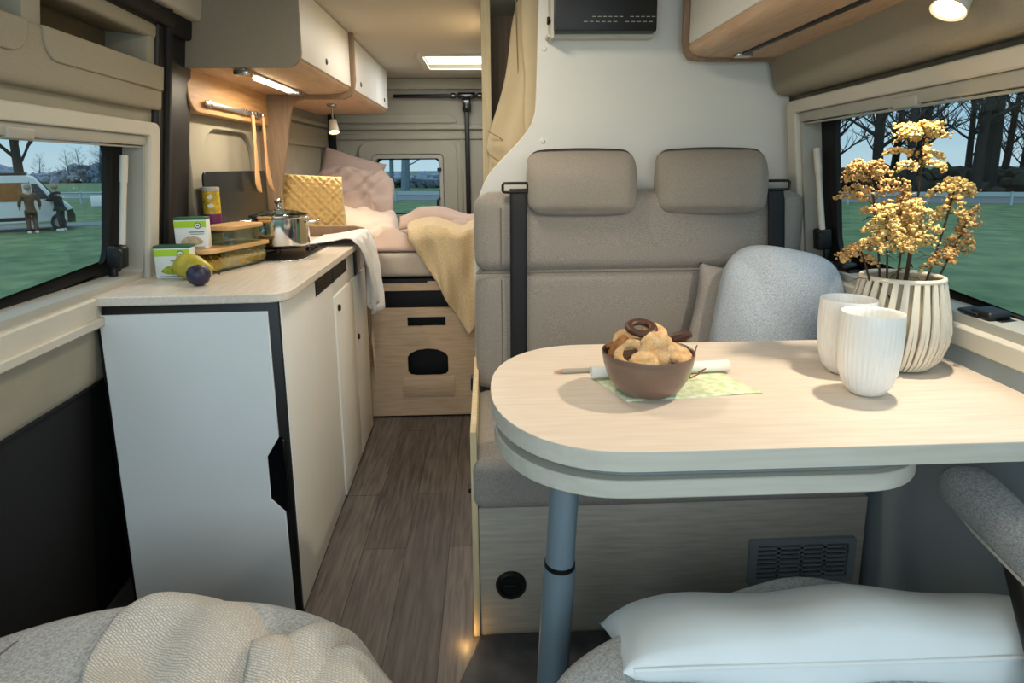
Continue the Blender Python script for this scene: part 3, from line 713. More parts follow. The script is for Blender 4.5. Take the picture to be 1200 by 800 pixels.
# ---------------------------------------------------------------- wooden back panel, rail, utensils
bp_ = thing('backboard', 'beech wall panel with rounded corner under the overhead cabinet', 'panel', (-1.03, 2.15, 1.46))
b = MB(); b.prism(rrect(2.165, 2.925, 1.463, 1.86, .01, 8, rs=(.004, .004, .07, .004)), -1.03, -.985, axis='x'); obj('board', b, M['beech'], bp_, bevel=.003)
rl = thing('utensil_rail', 'slim steel rail on the beech panel holding wooden utensils', 'rail', (-.975, 2.5, 1.5))
b = MB(); b.box(-.975, -.969, 2.262, 2.80, 1.488, 1.505, r=.002); obj('bar', b, M['alu'], rl)
for y in (2.30, 2.62, 2.74):
    b = MB(); b.box(-.987, -.968, y-.012, y+.012, 1.484, 1.51, r=.003); obj('bracket', b, M['steel'], rl)
def utensil(y, label, prof):
    t = thing('wooden_utensil', label, 'utensil', (-.958, y, 1.17), group='wooden utensils on the rail')
    b = MB()
    zs = [p[0] for p in prof]
    def g(i, j):
        n = len(prof)-1; k = i*n; a = int(min(k, n-1)); f = k-a
        z = prof[a][0]*(1-f)+prof[a+1][0]*f; w = prof[a][1]*(1-f)+prof[a+1][1]*f; dy = prof[a][2]*(1-f)+prof[a+1][2]*f
        th = .005 if w > .012 else .007
        an = 2*math.pi*j
        return Vector((-.956+th*math.sin(an), y+dy+w*math.cos(an), z))
    b.grid(40, 12, g); obj('handle_and_blade', b, M['spoon'], t, merge=.0003)
    b = MB(); b.tube([(-.956, y, 1.487), (-.956, y, 1.50), (-.964, y, 1.508), (-.970, y, 1.502)], .002, 6); obj('hanging_loop', b, M['steel'], t)
utensil(2.655, 'wooden spatula hanging first on the steel rail', [(1.488, .004, 0), (1.484, .009, 0), (1.40, .012, 0), (1.33, .016, 0), (1.29, .018, -.002), (1.25, .026, -.004), (1.21, .030, -.002), (1.18, .022, .01), (1.172, .006, .02)])
utensil(2.775, 'wooden spoon hanging behind the spatula on the rail', [(1.488, .004, 0), (1.484, .009, 0), (1.40, .012, .0), (1.33, .015, .0), (1.29, .016, .002), (1.24, .026, .012), (1.20, .026, .028), (1.178, .012, .05), (1.172, .004, .055)])
# ---------------------------------------------------------------- overhead cabinets, left
def overhead(name, label, y0, y1, xf, doors, endpanel):
    t = thing(name, label, 'cabinet', (-1.04, y0, 1.6), group='left overhead cabinets')
    b = MB(); b.box(-1.04, xf-.012, y0+.004, y1, 1.625, 1.862); obj('carcass', b, M['white'], t)
    b = MB(); b.prism([(-1.04, 1.600), (-.70, 1.600), (xf-.05, 1.603), (xf-.02, 1.611), (xf-.006, 1.626), (-1.04, 1.63)], y0+.002, y1, axis='y'); obj('underside', b, M['beechx'], t, ang=60)
    for (a, c, ky) in doors:
        b = MB(); b.box(xf-.014, xf, a, c, 1.630, 1.862, r=.003); d = obj('cabinet_door', b, M['white'], t)
        b = MB(); b.lathe([(0, .004), (.009, .004), (.012, .002), (.012, -.001), (0, -.001)], 18, mtx=Matrix.Translation((xf, ky, 1.672)) @ Matrix.Rotation(R_(90), 4, 'Y')); obj('push_knob', b, M['black'], d)
    if endpanel:
        b = MB(); b.prism(rrect(-.985, xf+.004, 1.598, 1.863, .01, 8, rs=(.003, .003, .003, .05)), y0-.012, y0+.004, axis='y'); obj('end_panel', b, M['taupedark'], t, bevel=.002)
    return t
overhead('overhead_cabinet', 'white overhead cabinet with taupe end panel above the worktop', 2.16, 2.928, -.605, ((2.17, 2.925, 2.50),), True)
overhead('overhead_cabinet', 'white overhead cabinet with two push knobs above the bed, behind the divider', 2.957, 4.02, -.607, ((2.96, 3.62, 3.17), (3.625, 4.015, 3.88)), False)
lt = thing('led_lamp', 'lit LED strip lamp under the first overhead cabinet', 'lamp', (-.81, 2.5, 1.6))
b = MB(); b.box(-.825, -.795, 2.17, 2.90, 1.592, 1.6, r=.002); obj('mounting_rail', b, M['alu'], lt)
b = MB(); b.box(-.822, -.798, 2.31, 2.70, 1.580, 1.592, r=.003); obj('led_strip', b, M['led'], lt)
for y in (2.19, 2.76): 
    b = MB(); b.box(-.835, -.787, y-.02, y+.03, 1.578, 1.598, r=.004); obj('end_clip', b, M['steel'], lt)
def spot(name, label, base, head, d, r=.028, h=.07, m=None):
    t = thing(name, label, 'lamp', base)
    base = Vector(base); head = Vector(head); d = Vector(d).normalized()
    q = d.to_track_quat('Z', 'Y').to_matrix().to_4x4(); q.translation = head
    b = MB(); b.lathe([(r*.62, -h), (r*.7, -h*.96), (r*.95, -h*.2), (r, 0), (r*.9, -.002), (r*.85, -.004)], 28, mtx=q); b.lathe([(0, -h), (r*.62, -h)], 28, mtx=q); obj('lamp_shade', b, M['lampbody'], t)
    b = MB(); b.lathe([(0, -.006), (r*.88, -.006), (r*.88, -.004), (0, -.004)], 24, mtx=q); obj('lamp_lens', b, m or M['lamp'], t)
    b = MB(); b.tube([base, base*.5+(head-d*h*.6)*.5, head-d*h*.6], .005, 8); b.box(base.x-.02, base.x+.02, base.y-.03, base.y+.03, base.z-.008, base.z+.006, r=.003); obj('lamp_arm', b, M['steel'], t)
    return t
spot('spot_lamp', 'small lit spot lamp under the rear overhead cabinet', (-.80, 3.36, 1.594), (-.80, 3.38, 1.455), (.15, -.35, -1), .028, .07, M['lampsmall'])
# ================================================================== BED
bb = thing('bed', 'oak bed with black slots and an arched opening at the end of the aisle', 'bed', (-.3, 3.015, 0))
b = MB(); 
x0, x1, y = -.60, .02, 3.015
def hole_panel(b, x0, x1, z0, z1, holes, ya, yb):
    """front panel split in strips around rectangular holes"""
    xs = sorted({x0, x1, *[h[0] for h in holes], *[h[1] for h in holes]}); zs = sorted({z0, z1, *[h[2] for h in holes], *[h[3] for h in holes]})
    for a, c in zip(xs, xs[1:]):
        for e, f in zip(zs, zs[1:]):
            mx, mz = (a+c)/2, (e+f)/2
            if any(h[0] < mx < h[1] and h[2] < mz < h[3] for h in holes): continue
            b.box(a, c, ya, yb, e, f)
holes = [(-.575, .0, .578, .668), (-.407, -.215, .484, .532)]
hole_panel(b, x0, x1, .012, .715, holes+[(-.43, -.18, .21, .385)], y, y+.02)
b2pts = [(-.413, .245), (-.40, .228), (-.37, .223), (-.25, .223), (-.222, .228), (-.208, .245), (-.208, .325), (-.222, .345), (-.26, .362), (-.31, .368), (-.36, .362), (-.398, .345), (-.413, .325)]
def ray_hit(dx, dz):
    n = len(b2pts)
    for i in range(n):
        (ax, az), (cx_, cz_) = b2pts[i], b2pts[(i+1) % n]
        ax += .31; cx_ += .31; az -= .30; cz_ -= .30; ex, ez = cx_-ax, cz_-az
        det = dx*(-ez)+ex*dz
        if abs(det) < 1e-12: continue
        t = (ax*(-ez)+ex*az)/det; q = (dx*az-dz*ax)/det
        if t > 0 and 0 <= q <= 1: return i, (t*dx-.31, t*dz+.30)
for dx, dz in ((-.12, -.09), (.13, -.09), (.13, .085), (-.12, .085)):
    i, p = ray_hit(dx, dz); b2pts.insert(i+1, p)
rect = []
for (px, pz) in b2pts:
    cx, cz = -.31, .30; dx, dz = px-cx, pz-cz
    k = min((.12/-dx) if (dx < 0 and abs(dx) > 1e-6) else (.13/abs(dx) if abs(dx) > 1e-6 else 1e9), (.085/dz if dz > 1e-6 else (.09/-dz if dz < -1e-6 else 1e9)))
    rect.append((cx+dx*k, cz+dz*k))
b.ring(rect, b2pts, y, y+.02, axis='y')
obj('front_panel', b, M['bedoak'], bb, merge=.0001)
b = MB(); b.box(-.62, .02, y+.10, y+.12, 0, .70); obj('dark_interior', b, M['black'], bb)
b = MB(); b.box(-.441, -.179, y-.006, y+.002, .115, .222, r=.002); obj('sill_board', b, M['bedoak'], bb)
b = MB(); b.box(-.625, -.60, y-.01, y+.03, 0, .715, r=.002); obj('side_post', b, M['alu'], bb)
b = MB(); b.box(-1.05, .02, y+.0, 4.39, .715, .727); b.box(-.58, -.30, y-.002, y+.01, .708, .7275); obj('slat_base', b, M['black'], bb)
b = MB(); b.soft(-1.05, .02, 3.02, 4.37, .729, .862, .03, n=16, puff=.004); 
tag(obj('mattress', b, M['sheet'], None), 'grey beige mattress lying on the oak bed base', 'mattress')
# duvet and throw
random.seed(2)
b = MB()
def duvet(i, j):
    x = -.60+.62*i; y = 3.03+1.1*j
    edge = min(1, j*6)*min(1, i*5+.15)*min(1, (1-j)*4)
    z = .868+.10*edge*(.55+.45*math.sin(i*2.4+.4))+.035*math.sin(i*9+j*3+1)*edge+.02*math.sin(j*10+i*5)*edge
    p = Vector((x, y, z)); p += noise.noise_vector(p*6)*.018*edge
    return p
b.grid(44, 44, duvet)
dv = obj('duvet', b, M['pink'], None, solid=.012, ang=180); tag(dv, 'crumpled dusty pink duvet folded back on the bed', 'duvet')
b = MB()
def duv2(i, j):
    x = -.46+.48*i; a = j*math.pi*1.02
    rr = .042+.02*math.sin(i*3+.3)
    p = Vector((x, 3.36+.03*math.sin(i*4)-rr*1.9*math.cos(a), .955+.04*i+rr*math.sin(a)+.02*math.sin(i*6)))
    p += noise.noise_vector(p*9)*.026
    return p
b.grid(40, 20, duv2)
dv2 = obj('bed_blanket', b, M['pink'], None, solid=.014, ang=180); tag(dv2, 'dusty pink blanket rolled along the middle of the bed', 'blanket')
b = MB()
def throw(i, j):
    # j: across (left..right), i: from bed top down over the edge
    x = -.43+.45*j
    s = i*1.05
    left = 1-j
    if s < .36:
        y_ = 3.34-s*.98; z = .985-.06*s+.02*math.sin(j*7)+.03*j
        p = Vector((x+.10*left*(s/.36)*.5, y_, z))
    else:
        h = (s-.36)
        zz = .955-.03*left
        # hem is a point hanging down at 40% of the width
        L_ = .50-.62*abs(j-.62) if j < .62 else .50-.42*(j-.62)
        p = Vector((x+.05*left+.11*h*left, 2.985-.012*math.sin(j*14+h*6)-.012*math.sin(j*23), zz-h/.69*L_))
    p += noise.noise_vector(p*8)*.008
    return p
b.grid(60, 44, throw)
th = obj('throw_blanket', b, M['throw'], None, solid=.007, ang=180); tag(th, 'straw coloured throw hanging over the front edge of the bed', 'blanket')
def place_pillow(name, b, m, loc, ex, ez, label, cat, **k):
    """ex = width direction, ez = facing direction (thickness)"""
    ex = Vector(ex).normalized(); ez = Vector(ez).normalized(); ey = ez.cross(ex).normalized(); ex = ey.cross(ez)
    o = obj(name, b, m, None, ang=180, **k); o.matrix_world = frame_m(Vector(loc), ex, ey, ez)
    return tag(o, label, cat)
def quiltfn(u, v):
    a = (u+v)*7.5; c = (u-v)*7.5
    return .013*abs(math.sin(a*math.pi/2))*abs(math.sin(c*math.pi/2))+.004*math.cos(u*33)*math.cos(v*33)
b = pillow(.37, .34, .10, n=64, pinch=.03, nz=.003, fn=quiltfn, pw=.4)
for v in b.bm.verts: v.co.x *= 1-.22*(v.co.y+.17)/.34
place_pillow('quilted_cushion', b, M['quilt'], (-.89, 3.20, 1.075), (1, .12, -.02), (.25, -.9, .32), 'mustard yellow quilted cushion standing at the head of the bed', 'cushion')
crease = lambda u, v: .010*math.sin(9*(u*.5+v)+3*math.sin(u*3))*(.4+.6*max(0, u))+.006*math.sin(15*(u-v*.6))
b = pillow(.48, .42, .20, n=48, pinch=.02, nz=.022, seed=2, ns=8, rnd=5, fn=crease)
place_pillow('bed_pillow', b, M['pink'], (-.80, 3.78, 1.10), (1, .25, -.26), (.2, -.75, .72), 'dusty pink pillow propped against the wall behind the quilted cushion', 'pillow')
b = pillow(.52, .42, .15, n=44, pinch=.02, nz=.018, seed=5, ns=8, rnd=5, fn=lambda u, v: crease(v, u)*.7)
place_pillow('bed_pillow', b, M['pink2'], (-.77, 3.56, .945), (1, .12, -.10), (.1, -.3, .95), 'pale pink pillow lying under the propped pink pillow', 'pillow')
b = pillow(.40, .34, .12, n=24, pinch=.05, nz=.014, seed=8, ns=7)
place_pillow('bed_pillow', b, M['pink'], (-.88, 4.08, 1.20), (1, .2, -.3), (.3, -.8, .3), 'dusty pink pillow wedged highest in the corner by the wall', 'pillow')

# ================================================================== BENCH SEAT
bs = thing('bench', 'grey upholstered two seat bench on a limed oak box behind the dining table', 'bench', (.5, 1.49, 0))
b = MB(); b.box(-.034, 1.022, 1.49, 2.13, 0, .382, r=.002); obj('front_box', b, M['oak'], bs)
b = MB(); b.box(-.052, -.035, 1.485, 2.13, 0, .60, r=.003); obj('side_panel', b, M['creamwood'], bs)
b = MB(); b.ring(rrect(.700, .995, .135, .268, .006, 3), rrect(.722, .975, .152, .252, .004, 3), 1.478, 1.492, axis='y')
for k in range(4): b.box(.722+k*.0645+.055, .722+k*.0645+.0645, 1.481, 1.491, .15, .254)
for k in range(8): b.box(.72, .978, 1.481, 1.490, .1565+k*.0135, .1625+k*.0135)
gv = obj('vent_grille', b, mat('grey vent plastic', '#7d8384', .6), bs)
b = MB(); b.box(.715, .98, 1.4885, 1.4905, .148, .256); obj('vent_opening', b, M['black'], gv)
sk = Matrix.Translation((.050, 1.49, .153)) @ Matrix.Rotation(R_(90), 4, 'X')
b = MB(); b.lathe([(0, .004), (.027, .004), (.029, .010), (.036, .011), (.041, .006), (.042, 0), (0, 0)], 32, mtx=sk); b.box(.03, .07, 1.481, 1.486, .148, .158, r=.002); obj('socket', b, M['black'], bs)
b = MB(); b.box(-.060, -.050, 1.50, 1.53, .42, .435, r=.002); obj('side_clip', b, M['black'], bs)
sc_ = bs
b = MB(); b.soft(-.048, 1.022, 1.462, 2.0, .384, .53, .035, n=20, puff=.006); obj('seat_cushion', b, M['seat'], sc_)
BY = 1.965
b = MB(); b.soft(-.038, 1.045, BY, 2.13, .53, .934, .03, n=18, puff=.008); b.soft(-.038, 1.045, BY+.003, 2.13, .927, 1.186, .045, n=18, puff=.006); br_ = obj('backrest', b, M['seat'], sc_)
b = MB()
b.tube([(-.038, BY-.002, .931), (.5, BY-.002, .931), (1.04, BY-.002, .931)], .0025, 6); b.tube([(.045, BY-.001, .56), (.045, BY-.002, .91)], .002, 6); b.tube([(.045, BY-.001, .95), (.045, BY-.001, 1.14)], .002, 6)
obj('piping', b, mat('grey seam', '#6d675f', .9), br_)
def headrest(cx, rz, label):
    m = Matrix.Translation((cx, 2.005, 1.146)) @ Matrix.Rotation(rz, 4, 'Z')
    b = MB(); b.soft(-.168, .168, -.080, .05, -.026, .172, .034, n=16, puff=.009)
    for v in b.bm.verts:
        if v.co.y < -.02: v.co.y += .06*max(0, (v.co.z-.07)/.1)**2
        v.co = m @ v.co
    h = obj('headrest', b, M['head'], sc_, label=label)
    for x in (-.08, .08):
        b = MB(); b.cyl(m @ Vector((x, .02, -.02)), m @ Vector((x, .03, .03)), .007); obj('headrest_post', b, M['steel'], h)
headrest(.305, R_(-1), 'left taupe headrest')
headrest(.727, R_(-7), 'right taupe headrest, turned slightly inwards')
def seatbelt(pts, gx):
    b = MB(); W = .027
    def g(i, j):
        n = len(pts)-1; k = i*n; a = int(min(k, n-1)); f = k-a
        p = Vector(pts[a]).lerp(Vector(pts[a+1]), f)
        return p+Vector(((j*2-1)*W, 0, 0))
    b.grid(24, 4, g); w = obj('seat_belt', b, M['belt'], sc_, solid=.0025)
    b = MB(); q = []
    for k in range(25):
        a = 2*math.pi*k/24; q.append((gx+.040*max(-1, min(1, 1.25*math.cos(a))), BY-.009, 1.205+.014*max(-1, min(1, 1.4*math.sin(a)))))
    b.tube(q, .0045, 8); obj('belt_guide', b, M['black'], w)
seatbelt([(.101, BY+.03, 1.198), (.101, BY-.006, 1.201), (.101, BY-.015, 1.16), (.100, BY-.018, .93), (.099, BY-.016, .75), (.098, BY-.014, .56), (.098, BY-.02, .538)], .092)
seatbelt([(.925, BY+.03, 1.186), (.927, BY-.006, 1.192), (.93, BY-.015, 1.16), (.945, BY-.018, .93), (.955, BY-.016, .75), (.96, BY-.014, .56), (.96, BY-.02, .538)], .932)
b = MB(); b.box(-.062, -.048, 1.95, 1.995, .535, .581, r=.004); b.box(-.058, -.050, 1.96, 1.985, .484, .54, r=.003); obj('belt_buckle', b, M['black'], sc_)
# cushions on the bench
b = pillow(.36, .36, .13, n=30, pinch=.06, nz=.012, seed=3)
place_pillow('cushion', b, M['pill1'], (.815, 1.84, .765), (1, -.2, -.18), (-.25, -1, .28), 'grey linen cushion leaning on the bench backrest beside the blue grey cushion', 'cushion')
b = pillow(.36, .48, .19, n=36, pinch=.0, nz=.016, seed=11, ns=7, pw=.42, rnd=4)
place_pillow('cushion', b, M['pill2'], (.850, 1.735, .79), (1, -.16, -.16), (-.16, -1, .2), 'large blue grey jersey cushion in the bench corner by the window', 'cushion')

# ================================================================== TABLE
tb = thing('dining_table', 'pale birch dining table with rounded end and pull out leaf on a grey post', 'table', (.5, 1.3, 0))
def smooth_poly(ctrl, n=5):
    """closed Catmull-Rom through control points"""
    out = []; N = len(ctrl)
    for i in range(N):
        p0, p1, p2, p3 = [Vector(ctrl[(i+k-1) % N]) for k in range(4)]
        for k in range(n):
            t = k/n
            out.append(tuple(.5*((2*p1)+(p2-p0)*t+(2*p0-5*p1+4*p2-p3)*t*t+(3*p1-p0-3*p2+p3)*t**3)))
    return out
def dshape(xl, xr, yf, yb, rl, rfr, rbr, n=14):
    out = []
    rx, ry = rl; ym = (yf+yb)/2
    # right front corner
    for k in range(n+1):
        a = R_(-90+90*k/n); out.append((xr-rfr+rfr*math.cos(a), yf+rfr+rfr*math.sin(a)))
    for k in range(n+1):
        a = R_(90*k/n); out.append((xr-rbr+rbr*math.cos(a), yb-rbr+rbr*math.sin(a)))
    m = 2*n
    for k in range(m+1):
        a = R_(90+180*k/m); ca, sa = math.cos(a), math.sin(a)
        e = 2/2.25
        out.append((xl+rx+rx*math.copysign(abs(ca)**e, ca), ym+ry*math.copysign(abs(sa)**e, sa)))
    return out
top = dshape(.002, 1.022, .866, 1.445, (.235, .2895), .10, .02)
b = MB(); b.mi = 0; b.prism(top, .8385, .84); b.mi = 1; b.prism([(x, y) for x, y in top], .806, .8386)
obj('tabletop', b, [M['table'], M['tableedge']], tb, ang=35, bevel=.0025)
low = dshape(.008, .772, .905, 1.43, (.235, .2625), .15, .15)
b = MB(); b.prism(low, .738, .770); obj('pull_out_leaf', b, M['tableedge'], tb, ang=35, bevel=.003)
b = MB(); b.box(.10, .68, .98, 1.36, .770, .806); b.prism([(x*.94+.03, (y-1.17)*.94+1.17) for x, y in low], .772, .785); obj('slide_rail', b, mat('grey slide rail', '#7f8785', .6), tb)
LX = lambda z: .103+.052*z
b = MB(); b.tube([(LX(.738), 1.06, .738), (LX(.515), 1.06, .515)], .0275, 32); lg = obj('table_leg', b, M['legmet'], tb)
b = MB(); b.tube([(LX(.522), 1.06, .522), (LX(.513), 1.06, .513)], .0295, 32); obj('collar', b, M['black'], lg)
b = MB(); b.tube([(LX(.513), 1.06, .513), (LX(0), 1.06, .0)], .031, 32); obj('lower_tube', b, M['legmet'], lg)
b = MB(); b.lathe([(0, .016), (.05, .016), (.075, .008), (.078, 0), (0, 0)], 36, c=(LX(0), 1.06, .0125)); obj('foot_plate', b, M['alu'], lg)
# dark floor plate in front of the bench
b = MB(); b.prism([(-.035, 1.478), (1.0, 1.478), (1.0, .35), (-.12, .35), (-.10, 1.28)], .0005, .012)
tag(obj('floor_plate', b, mat('charcoal floor plate', '#4a4a4d', .6, var=.3, colr2='#333336', vscale=18, bump=.2, bscale=90), None, bevel=.003), 'charcoal floor plate with angled edge under the dining table', 'floor plate')
# ---------------------------------------------------------------- bowl of biscuits
BS = .87
bc = Vector((.304, 1.118, .84))
bo = thing('bowl', 'brown stoneware bowl full of biscuits on the dining table', 'bowl', bc); bo.scale = (BS,)*3
P = dict(parent=bo, world=False)
b = MB(); b.lathe([(0, .0025), (.054, .0025), (.060, .0045), (.070, .012), (.087, .038), (.097, .070), (.101, .094), (.100, .096), (.0975, .094), (.093, .070), (.083, .040), (.066, .016), (0, .010)], 56); obj('bowl_body', b, M['bowl'], **P)
def ring_biscuit(R=.030, r=.012, wav=0):
    b = MB()
    def g(i, j):
        a = 2*math.pi*i; t = 2*math.pi*j
        rr = r*(1+wav*math.sin(a*9))
        return Vector(((R*.72+rr*math.cos(t)*.9)*math.cos(a), (R*.72+rr*math.cos(t)*.9)*math.sin(a), rr*.62*math.sin(t)))
    b.grid(36, 12, g); return b
def round_biscuit(R=.036, h=.012):
    b = MB(); b.lathe([(0, h*.62), (.004, h*.5), (.009, h*.7), (R*.6, h*.9), (R*.85, h*.7), (R, h*.2), (R*.97, -h*.3), (R*.7, -h*.5), (0, -h*.5)], 30, fn=lambda a, z: 1+.03*math.sin(a*2*math.pi*11)); 
    for v in b.bm.verts: v.co += noise.noise_vector(v.co*120)*.0012
    return b
def stick_biscuit():
    b = MB(); q = [Vector((-.033, 0, 0)), Vector((-.03, 0, 0)), Vector((-.015, .002, .002)), Vector((.0, .002, .003)), Vector((.02, 0, .001)), Vector((.033, -.001, 0))]
    b.tube(q, [.006, .010, .0115, .011, .0115, .008], 14)
    for v in b.bm.verts: v.co.z += .0022*math.sin(v.co.x*500)
    return b
cookies = [
 ('round_biscuit', 'large golden round biscuit leaning upright at the front of the bowl', (.012, -.030, .103), (65, 0, 8), 'r', 'cook', .042),
 ('ring_biscuit', 'chocolate coated ring biscuit topmost of the heap', (-.012, .018, .142), (16, 0, 0), 'c', 'choc', .033),
 ('ring_biscuit', 'golden ring biscuit striped with chocolate, front left in the bowl', (-.046, -.030, .097), (48, 0, -25), 'c', 'cook', .034),
 ('stick_biscuit', 'brown finger biscuit standing at the left rim of the bowl', (-.070, -.008, .104), (0, -52, 20), 's', 'cook2', 1.),
 ('stick_biscuit', 'dark chocolate finger biscuit sticking out at the right rim', (.066, .010, .117), (0, -28, -20), 's', 'choc', 1.),
 ('round_biscuit', 'golden biscuit lying against the right rim of the bowl', (.062, -.022, .092), (28, 22, 0), 'r', 'cook', .034),
 ('round_biscuit', 'pale round biscuit behind the chocolate ring', (.022, .034, .130), (20, 10, 0), 'r', 'cook', .030),
 ('round_biscuit', 'flat golden biscuit across the left top of the heap', (-.040, .016, .118), (24, -12, 0), 'r', 'cook', .035),
 ('round_biscuit', 'golden biscuit half sunk at the front rim of the bowl', (-.024, -.062, .087), (38, 0, -10), 'r', 'cook', .031),
 ('ring_biscuit', 'brown ring biscuit lying low in the middle of the heap', (.004, .010, .104), (8, 5, 0), 'c', 'cook2', .034),
 ('round_biscuit', 'brown biscuit low at the back of the bowl', (.048, .048, .098), (-20, 15, 0), 'r', 'cook2', .033),
 ('round_biscuit', 'brown biscuit low at the back left of the bowl', (-.052, .048, .095), (-20, -15, 0), 'r', 'cook2', .033),
 ('round_biscuit', 'biscuit hidden underneath at the bottom of the heap', (.0, -.01, .07), (0, 0, 0), 'r', 'cook', .05),
]
for (nm, lb_, loc, rot, kind, mt, sz) in cookies:
    b = ring_biscuit(sz*1.1, sz*.34) if kind == 'c' else round_biscuit(sz, sz*.27) if kind == 'r' else stick_biscuit()
    solo(nm, b, M[mt], bc+Vector(loc)*BS, lb_, 'biscuit', 'biscuits in the bowl', rot=tuple(R_(a) for a in rot), merge=.0002, ang=60).scale = (BS,)*3
# napkin/leaflet, rolled sheet, pencil, glasses wire
b = MB()
def leaf(i, j):
    x = -.135+.31*i; y = -.075+.14*j
    return Vector((x+.03*(1-j), y, .0016+.006*max(0, j-.8)+.0012*math.sin(i*9)))
b.grid(20, 10, leaf)
solo('leaflet', b, M['paperprint'], (.338, 1.141, .8396), 'green printed leaflet under the bowl on the table', 'leaflet', solid=.0012, rot=(0, 0, R_(6))).scale = (BS,)*3
b = MB()
def roll(i, j):
    a = j*2*math.pi*1.6; r = .013+.0012*j
    return Vector((-.16+.34*i, r*math.cos(a), .016+r*math.sin(a)))
b.grid(4, 48, roll)
solo('rolled_paper', b, M['paper'], (.347, 1.207, .8405), 'rolled sheet of white paper lying behind the bowl', 'paper', solid=.0008, rot=(0, 0, R_(5))).scale = (BS,)*3
pn = thing('pencil', 'grey pencil lying left of the bowl on the table', 'pencil', (.193, 1.236, .84), (0, 0, R_(3))); pn.scale = (BS,)*3
P = dict(parent=pn, world=False)
b = MB(); b.tube([(-.045, 0, .0065), (.075, 0, .0065)], .006, 8); obj('barrel', b, M['penm'], **P)
b = MB(); b.tube([(-.045, 0, .0065), (-.055, 0, .006), (-.066, 0, .0045)], [.0055, .0038, .0008], 8); obj('tip', b, M['spoon'], **P)
b = MB()
b.tube([(0, 0, .004), (.006, .004, .03), (.012, .006, .06), (.014, .004, .072)], .0014, 6); b.tube([(0, 0, .003), (.02, -.002, .014), (.034, .004, .022), (.022, .012, .012)], .0014, 6); b.tube([(-.012, .0, .003), (.0, .002, .02), (.012, .006, .016)], .0012, 6)
solo('twig', b, M['wire'], (.405, 1.172, .842), 'thin reddish dried twig sticking up right of the bowl', 'twig')
# ---------------------------------------------------------------- ribbed tumblers, vase, goldenrod
def tumbler(loc, s, label):
    t = thing('ribbed_tumbler', label, 'tumbler', loc, group='white ribbed tumblers on the table'); t.scale = (.75, .75, .82)
    b = MB()
    pr_ = [(0, .0), (.028, .0), (.042, .006), (.056, .024), (.066, .055), (.0715, .10), (.0725, .15), (.0715, .19), (.0705, .193), (.068, .190), (.068, .15), (.066, .10), (.060, .055), (.045, .02), (0, .012)]
    b.lathe([(r*s, z*s) for r, z in pr_], 216, fn=lambda a, z: 1+(.013*math.cos(a*2*math.pi*36) if .02 < z < .185 else 0)); obj('cup_body', b, M['porcelain'], t, world=False, ang=60)
tumbler((.716, 1.085, .84), 1.0, 'white ribbed porcelain tumbler nearest the table edge')
tumbler((.742, 1.205, .84), 1.0, 'white ribbed porcelain tumbler behind the front tumbler, beside the vase')
vc = Vector((.878, 1.247, .84))
vs = thing('slatted_vase', 'ivory slatted vase holding dried goldenrod by the window', 'vase', vc); vs.scale = (.77, .77, .86)
P = dict(parent=vs, world=False)
vprof = [(.085, .006), (.108, .03), (.122, .07), (.125, .10), (.120, .14), (.108, .19), (.100, .225)]
b = MB(); NS = 54
for k in range(NS):
    a0 = 2*math.pi*k/NS
    q = []
    for i, (r, z) in enumerate(vprof):
        a = a0+(.13 if k % 2 else .06)*(z/.225); q.append(Vector((r*math.cos(a), r*math.sin(a), z)))
    for a_, c_ in zip(q, q[1:]): pass
    # flat slat: radial thin, tangential wide
    for off in (0,):
        L4 = []
        for i, p in enumerate(q):
            rad = Vector((p.x, p.y, 0)).normalized(); tan = Vector((-rad.y, rad.x, 0)); w = .0046*(vprof[i][0]/.115)
            L4.append([b.bm.verts.new(p+tan*sx*w+rad*sy*.003) for sx, sy in ((-1, -1), (1, -1), (1, 1), (-1, 1))])
        for A, B in zip(L4, L4[1:]):
            for m_ in range(4): b.bm.faces.new((A[m_], A[(m_+1) % 4], B[(m_+1) % 4], B[m_]))
sl = obj('slats', b, M['vase'], **P)
b = MB()
for (r, z, th_) in ((.0985, .225, .006),):
    b.tube([(r*math.cos(a), r*math.sin(a), z) for a in [2*math.pi*k/48 for k in range(49)]], th_, 8, caps=False)
obj('rim', b, M['vase'], **P)
b = MB(); b.lathe([(0, .004), (.078, .004), (.1, .03), (.113, .07), (.116, .10), (.111, .14), (.099, .19), (.092, .222), (.090, .222), (.096, .19), (.108, .14), (.112, .1), (.096, .035), (0, .01)], 40); obj('liner', b, M['vasein'], **P)
random.seed(21)
